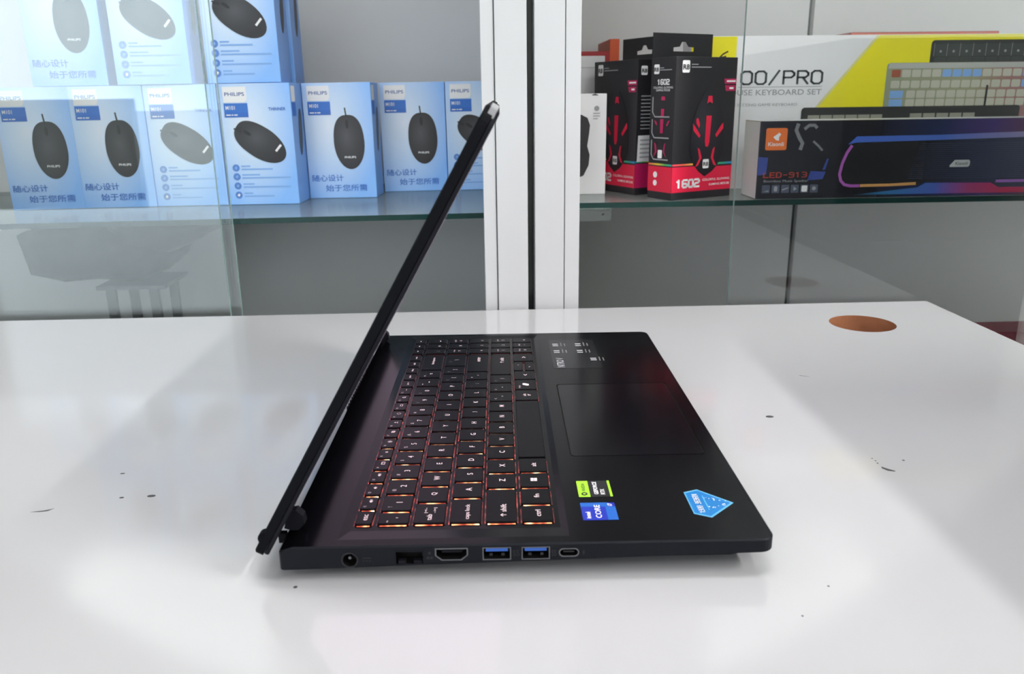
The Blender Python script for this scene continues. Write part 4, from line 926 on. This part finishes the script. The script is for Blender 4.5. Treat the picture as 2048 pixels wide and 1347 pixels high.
# ---------------------------------------------------------- stickers on the palm rest
DZ = (0, 0, ZT*K)
def st(name, pts, m, off=0.0): return plate(name, lap, P2(pts), m, DZ, UP, off+0.00002, 0.00008)
def sub(name, par, pts, m, lv=1): return plate(name, par, P2(pts), m, DZ, UP, 0.0001*lv, 0.00005)
def lx(x, y): return (y*K, -x*K)            # laptop x, y -> coordinates of the key-reading frame
g = st('graphics_sticker', [(149, 46), (167.2, 46.2), (167.2, 64.8), (149, 64.8)], M['stblack'])
sub('green_field', g, [(149, 46), (155.2, 46), (155.2, 64.8), (149, 64.8)], M['green'])
sub('green_bar', g, [(165.9, 46.2), (167.2, 46.2), (167.2, 64.8), (165.9, 64.8)], M['green'])
text('sticker_lettering', g, 'NVIDIA', lx(152.2, 57.2), M['black'], DZ, KRU, w=9.0*K, h=2.0*K, off=0.0002, bold=0.015)
sub('eye_mark', g, [(150.6, 48.2), (152.2, 47.4), (153.8, 48.6), (153.8, 50.6), (152.2, 51.6), (150.6, 50.4)], M['black'], 1.4)
sub('eye_pupil', g, circ(152.2, 49.5, 0.75, 10), M['green'], 1.8)
text('sticker_lettering', g, 'GEFORCE', lx(158.7, 56.0), M['white'], DZ, KRU, w=14.5*K, h=2.3*K, off=0.0002, bold=0.02)
text('sticker_lettering', g, 'RTX', lx(162.2, 51.6), M['white'], DZ, KRU, w=6.2*K, h=2.3*K, off=0.0002, bold=0.02)
i7 = st('processor_sticker', [(148.8, 21.2), (166.8, 21.2), (166.8, 39.4), (148.8, 39.4)], M['stblue'])
sub('blue_block', i7, [(148.8, 35.2), (163, 35.2), (163, 39.4), (148.8, 39.4)], M['stblue2'])
sub('blue_block', i7, [(161.6, 21.2), (166.8, 21.2), (166.8, 35), (161.6, 35)], M['stblue2'])
text('sticker_lettering', i7, 'intel', lx(151.9, 26.2), M['white'], DZ, KRU, w=6.6*K, h=2.4*K, off=0.0002, bold=0.015)
text('sticker_lettering', i7, 'CORE', lx(157.2, 30.0), M['white'], DZ, KRU, w=13.6*K, h=3.0*K, off=0.0002, bold=0.006)
text('sticker_lettering', i7, 'i7', lx(164.2, 37.0), M['white'], DZ, KRU, w=2.8*K, h=2.2*K, off=0.0002, bold=0.015)
kt = st('kite_sticker', [(205.7, 49.4), (213.4, 52.4), (229.2, 36.7), (214.1, 21.6), (205.9, 25.8)], M['kitel'])
kc = (213.0, 37.2)
sub('blue_field', kt, [(kc[0]+(x-kc[0])*0.91, kc[1]+(y_-kc[1])*0.91) for x, y_ in [(205.7, 49.4), (213.4, 52.4), (229.2, 36.7), (214.1, 21.6), (205.9, 25.8)]], M['kite'])
boxy('sticker_lettering', kt, '1900 969601', lx(210.6, 36.9), M['white'], DZ, KRU, w=20.5*K, h=2.6*K, weight=1.1, adv=5.4, off=0.00022)
polys('sticker_small_print', kt, [P2(stroke([(214.8, 29.5), (214.6, 45)], 0.55))], M['kitel'], DZ, UP, 0.00015, 0.00004)
polys('sticker_speckle', kt, [P2(circ(223.5-abs(math.sin(i*1.9))*9+4*abs(math.cos(i)), 37.0+(-1)**i*(4.5*abs(math.sin(i*1.9))+1.3*abs(math.sin(i*2.3))), 0.18+0.14*(i % 3), 4)) for i in range(26)], M['white'], DZ, UP, 0.00016, 0.00004)
polys('sticker_speckle', kt, [P2(circ(224-abs(math.sin(i*1.1))*9, 36.8+(-1)**i*(5.5*abs(math.sin(i*1.1))), 0.2+0.14*(i % 3), 4)) for i in range(22)], M['navy'], DZ, UP, 0.00016, 0.00004)
inf = st('info_sticker', rr(149.2, 260.6, 188, 339, 2.5, 3), mat('info_film', (0.006, 0.006, 0.0075), 0.22, 0.16))
text('sticker_lettering', inf, 'NITRO V', lx(155.5, 275.5), M['greyprint'], DZ, KRU, w=24*K, h=6.0*K, off=0.0002, bold=0.02)
for (x, y_, w_) in ((154.5, 325, 9), (154.5, 306, 9), (174, 325, 10), (174, 306, 10), (183, 284, 8)):
    polys('sticker_icon', inf, [P2([(x-2.4, y_-w_/2), (x+2.4, y_-w_/2), (x+2.4, y_-w_/2+2.2), (x-2.4, y_-w_/2+2.2)]), P2([(x-2.4, y_), (x+2.4, y_), (x+2.4, y_+2.4), (x-2.4, y_+2.4)])], M['greyprint'], DZ, UP, 0.0001, 0.00004)
    polys('sticker_small_print', inf, [P2(stroke([(x+5, y_-5), (x+5, y_+5)], 0.9)), P2(stroke([(x+8, y_-5), (x+8, y_+3)], 0.9))], mat('sticker_dim_grey', (0.12, 0.12, 0.125), 0.4), DZ, UP, 0.0001, 0.00004)
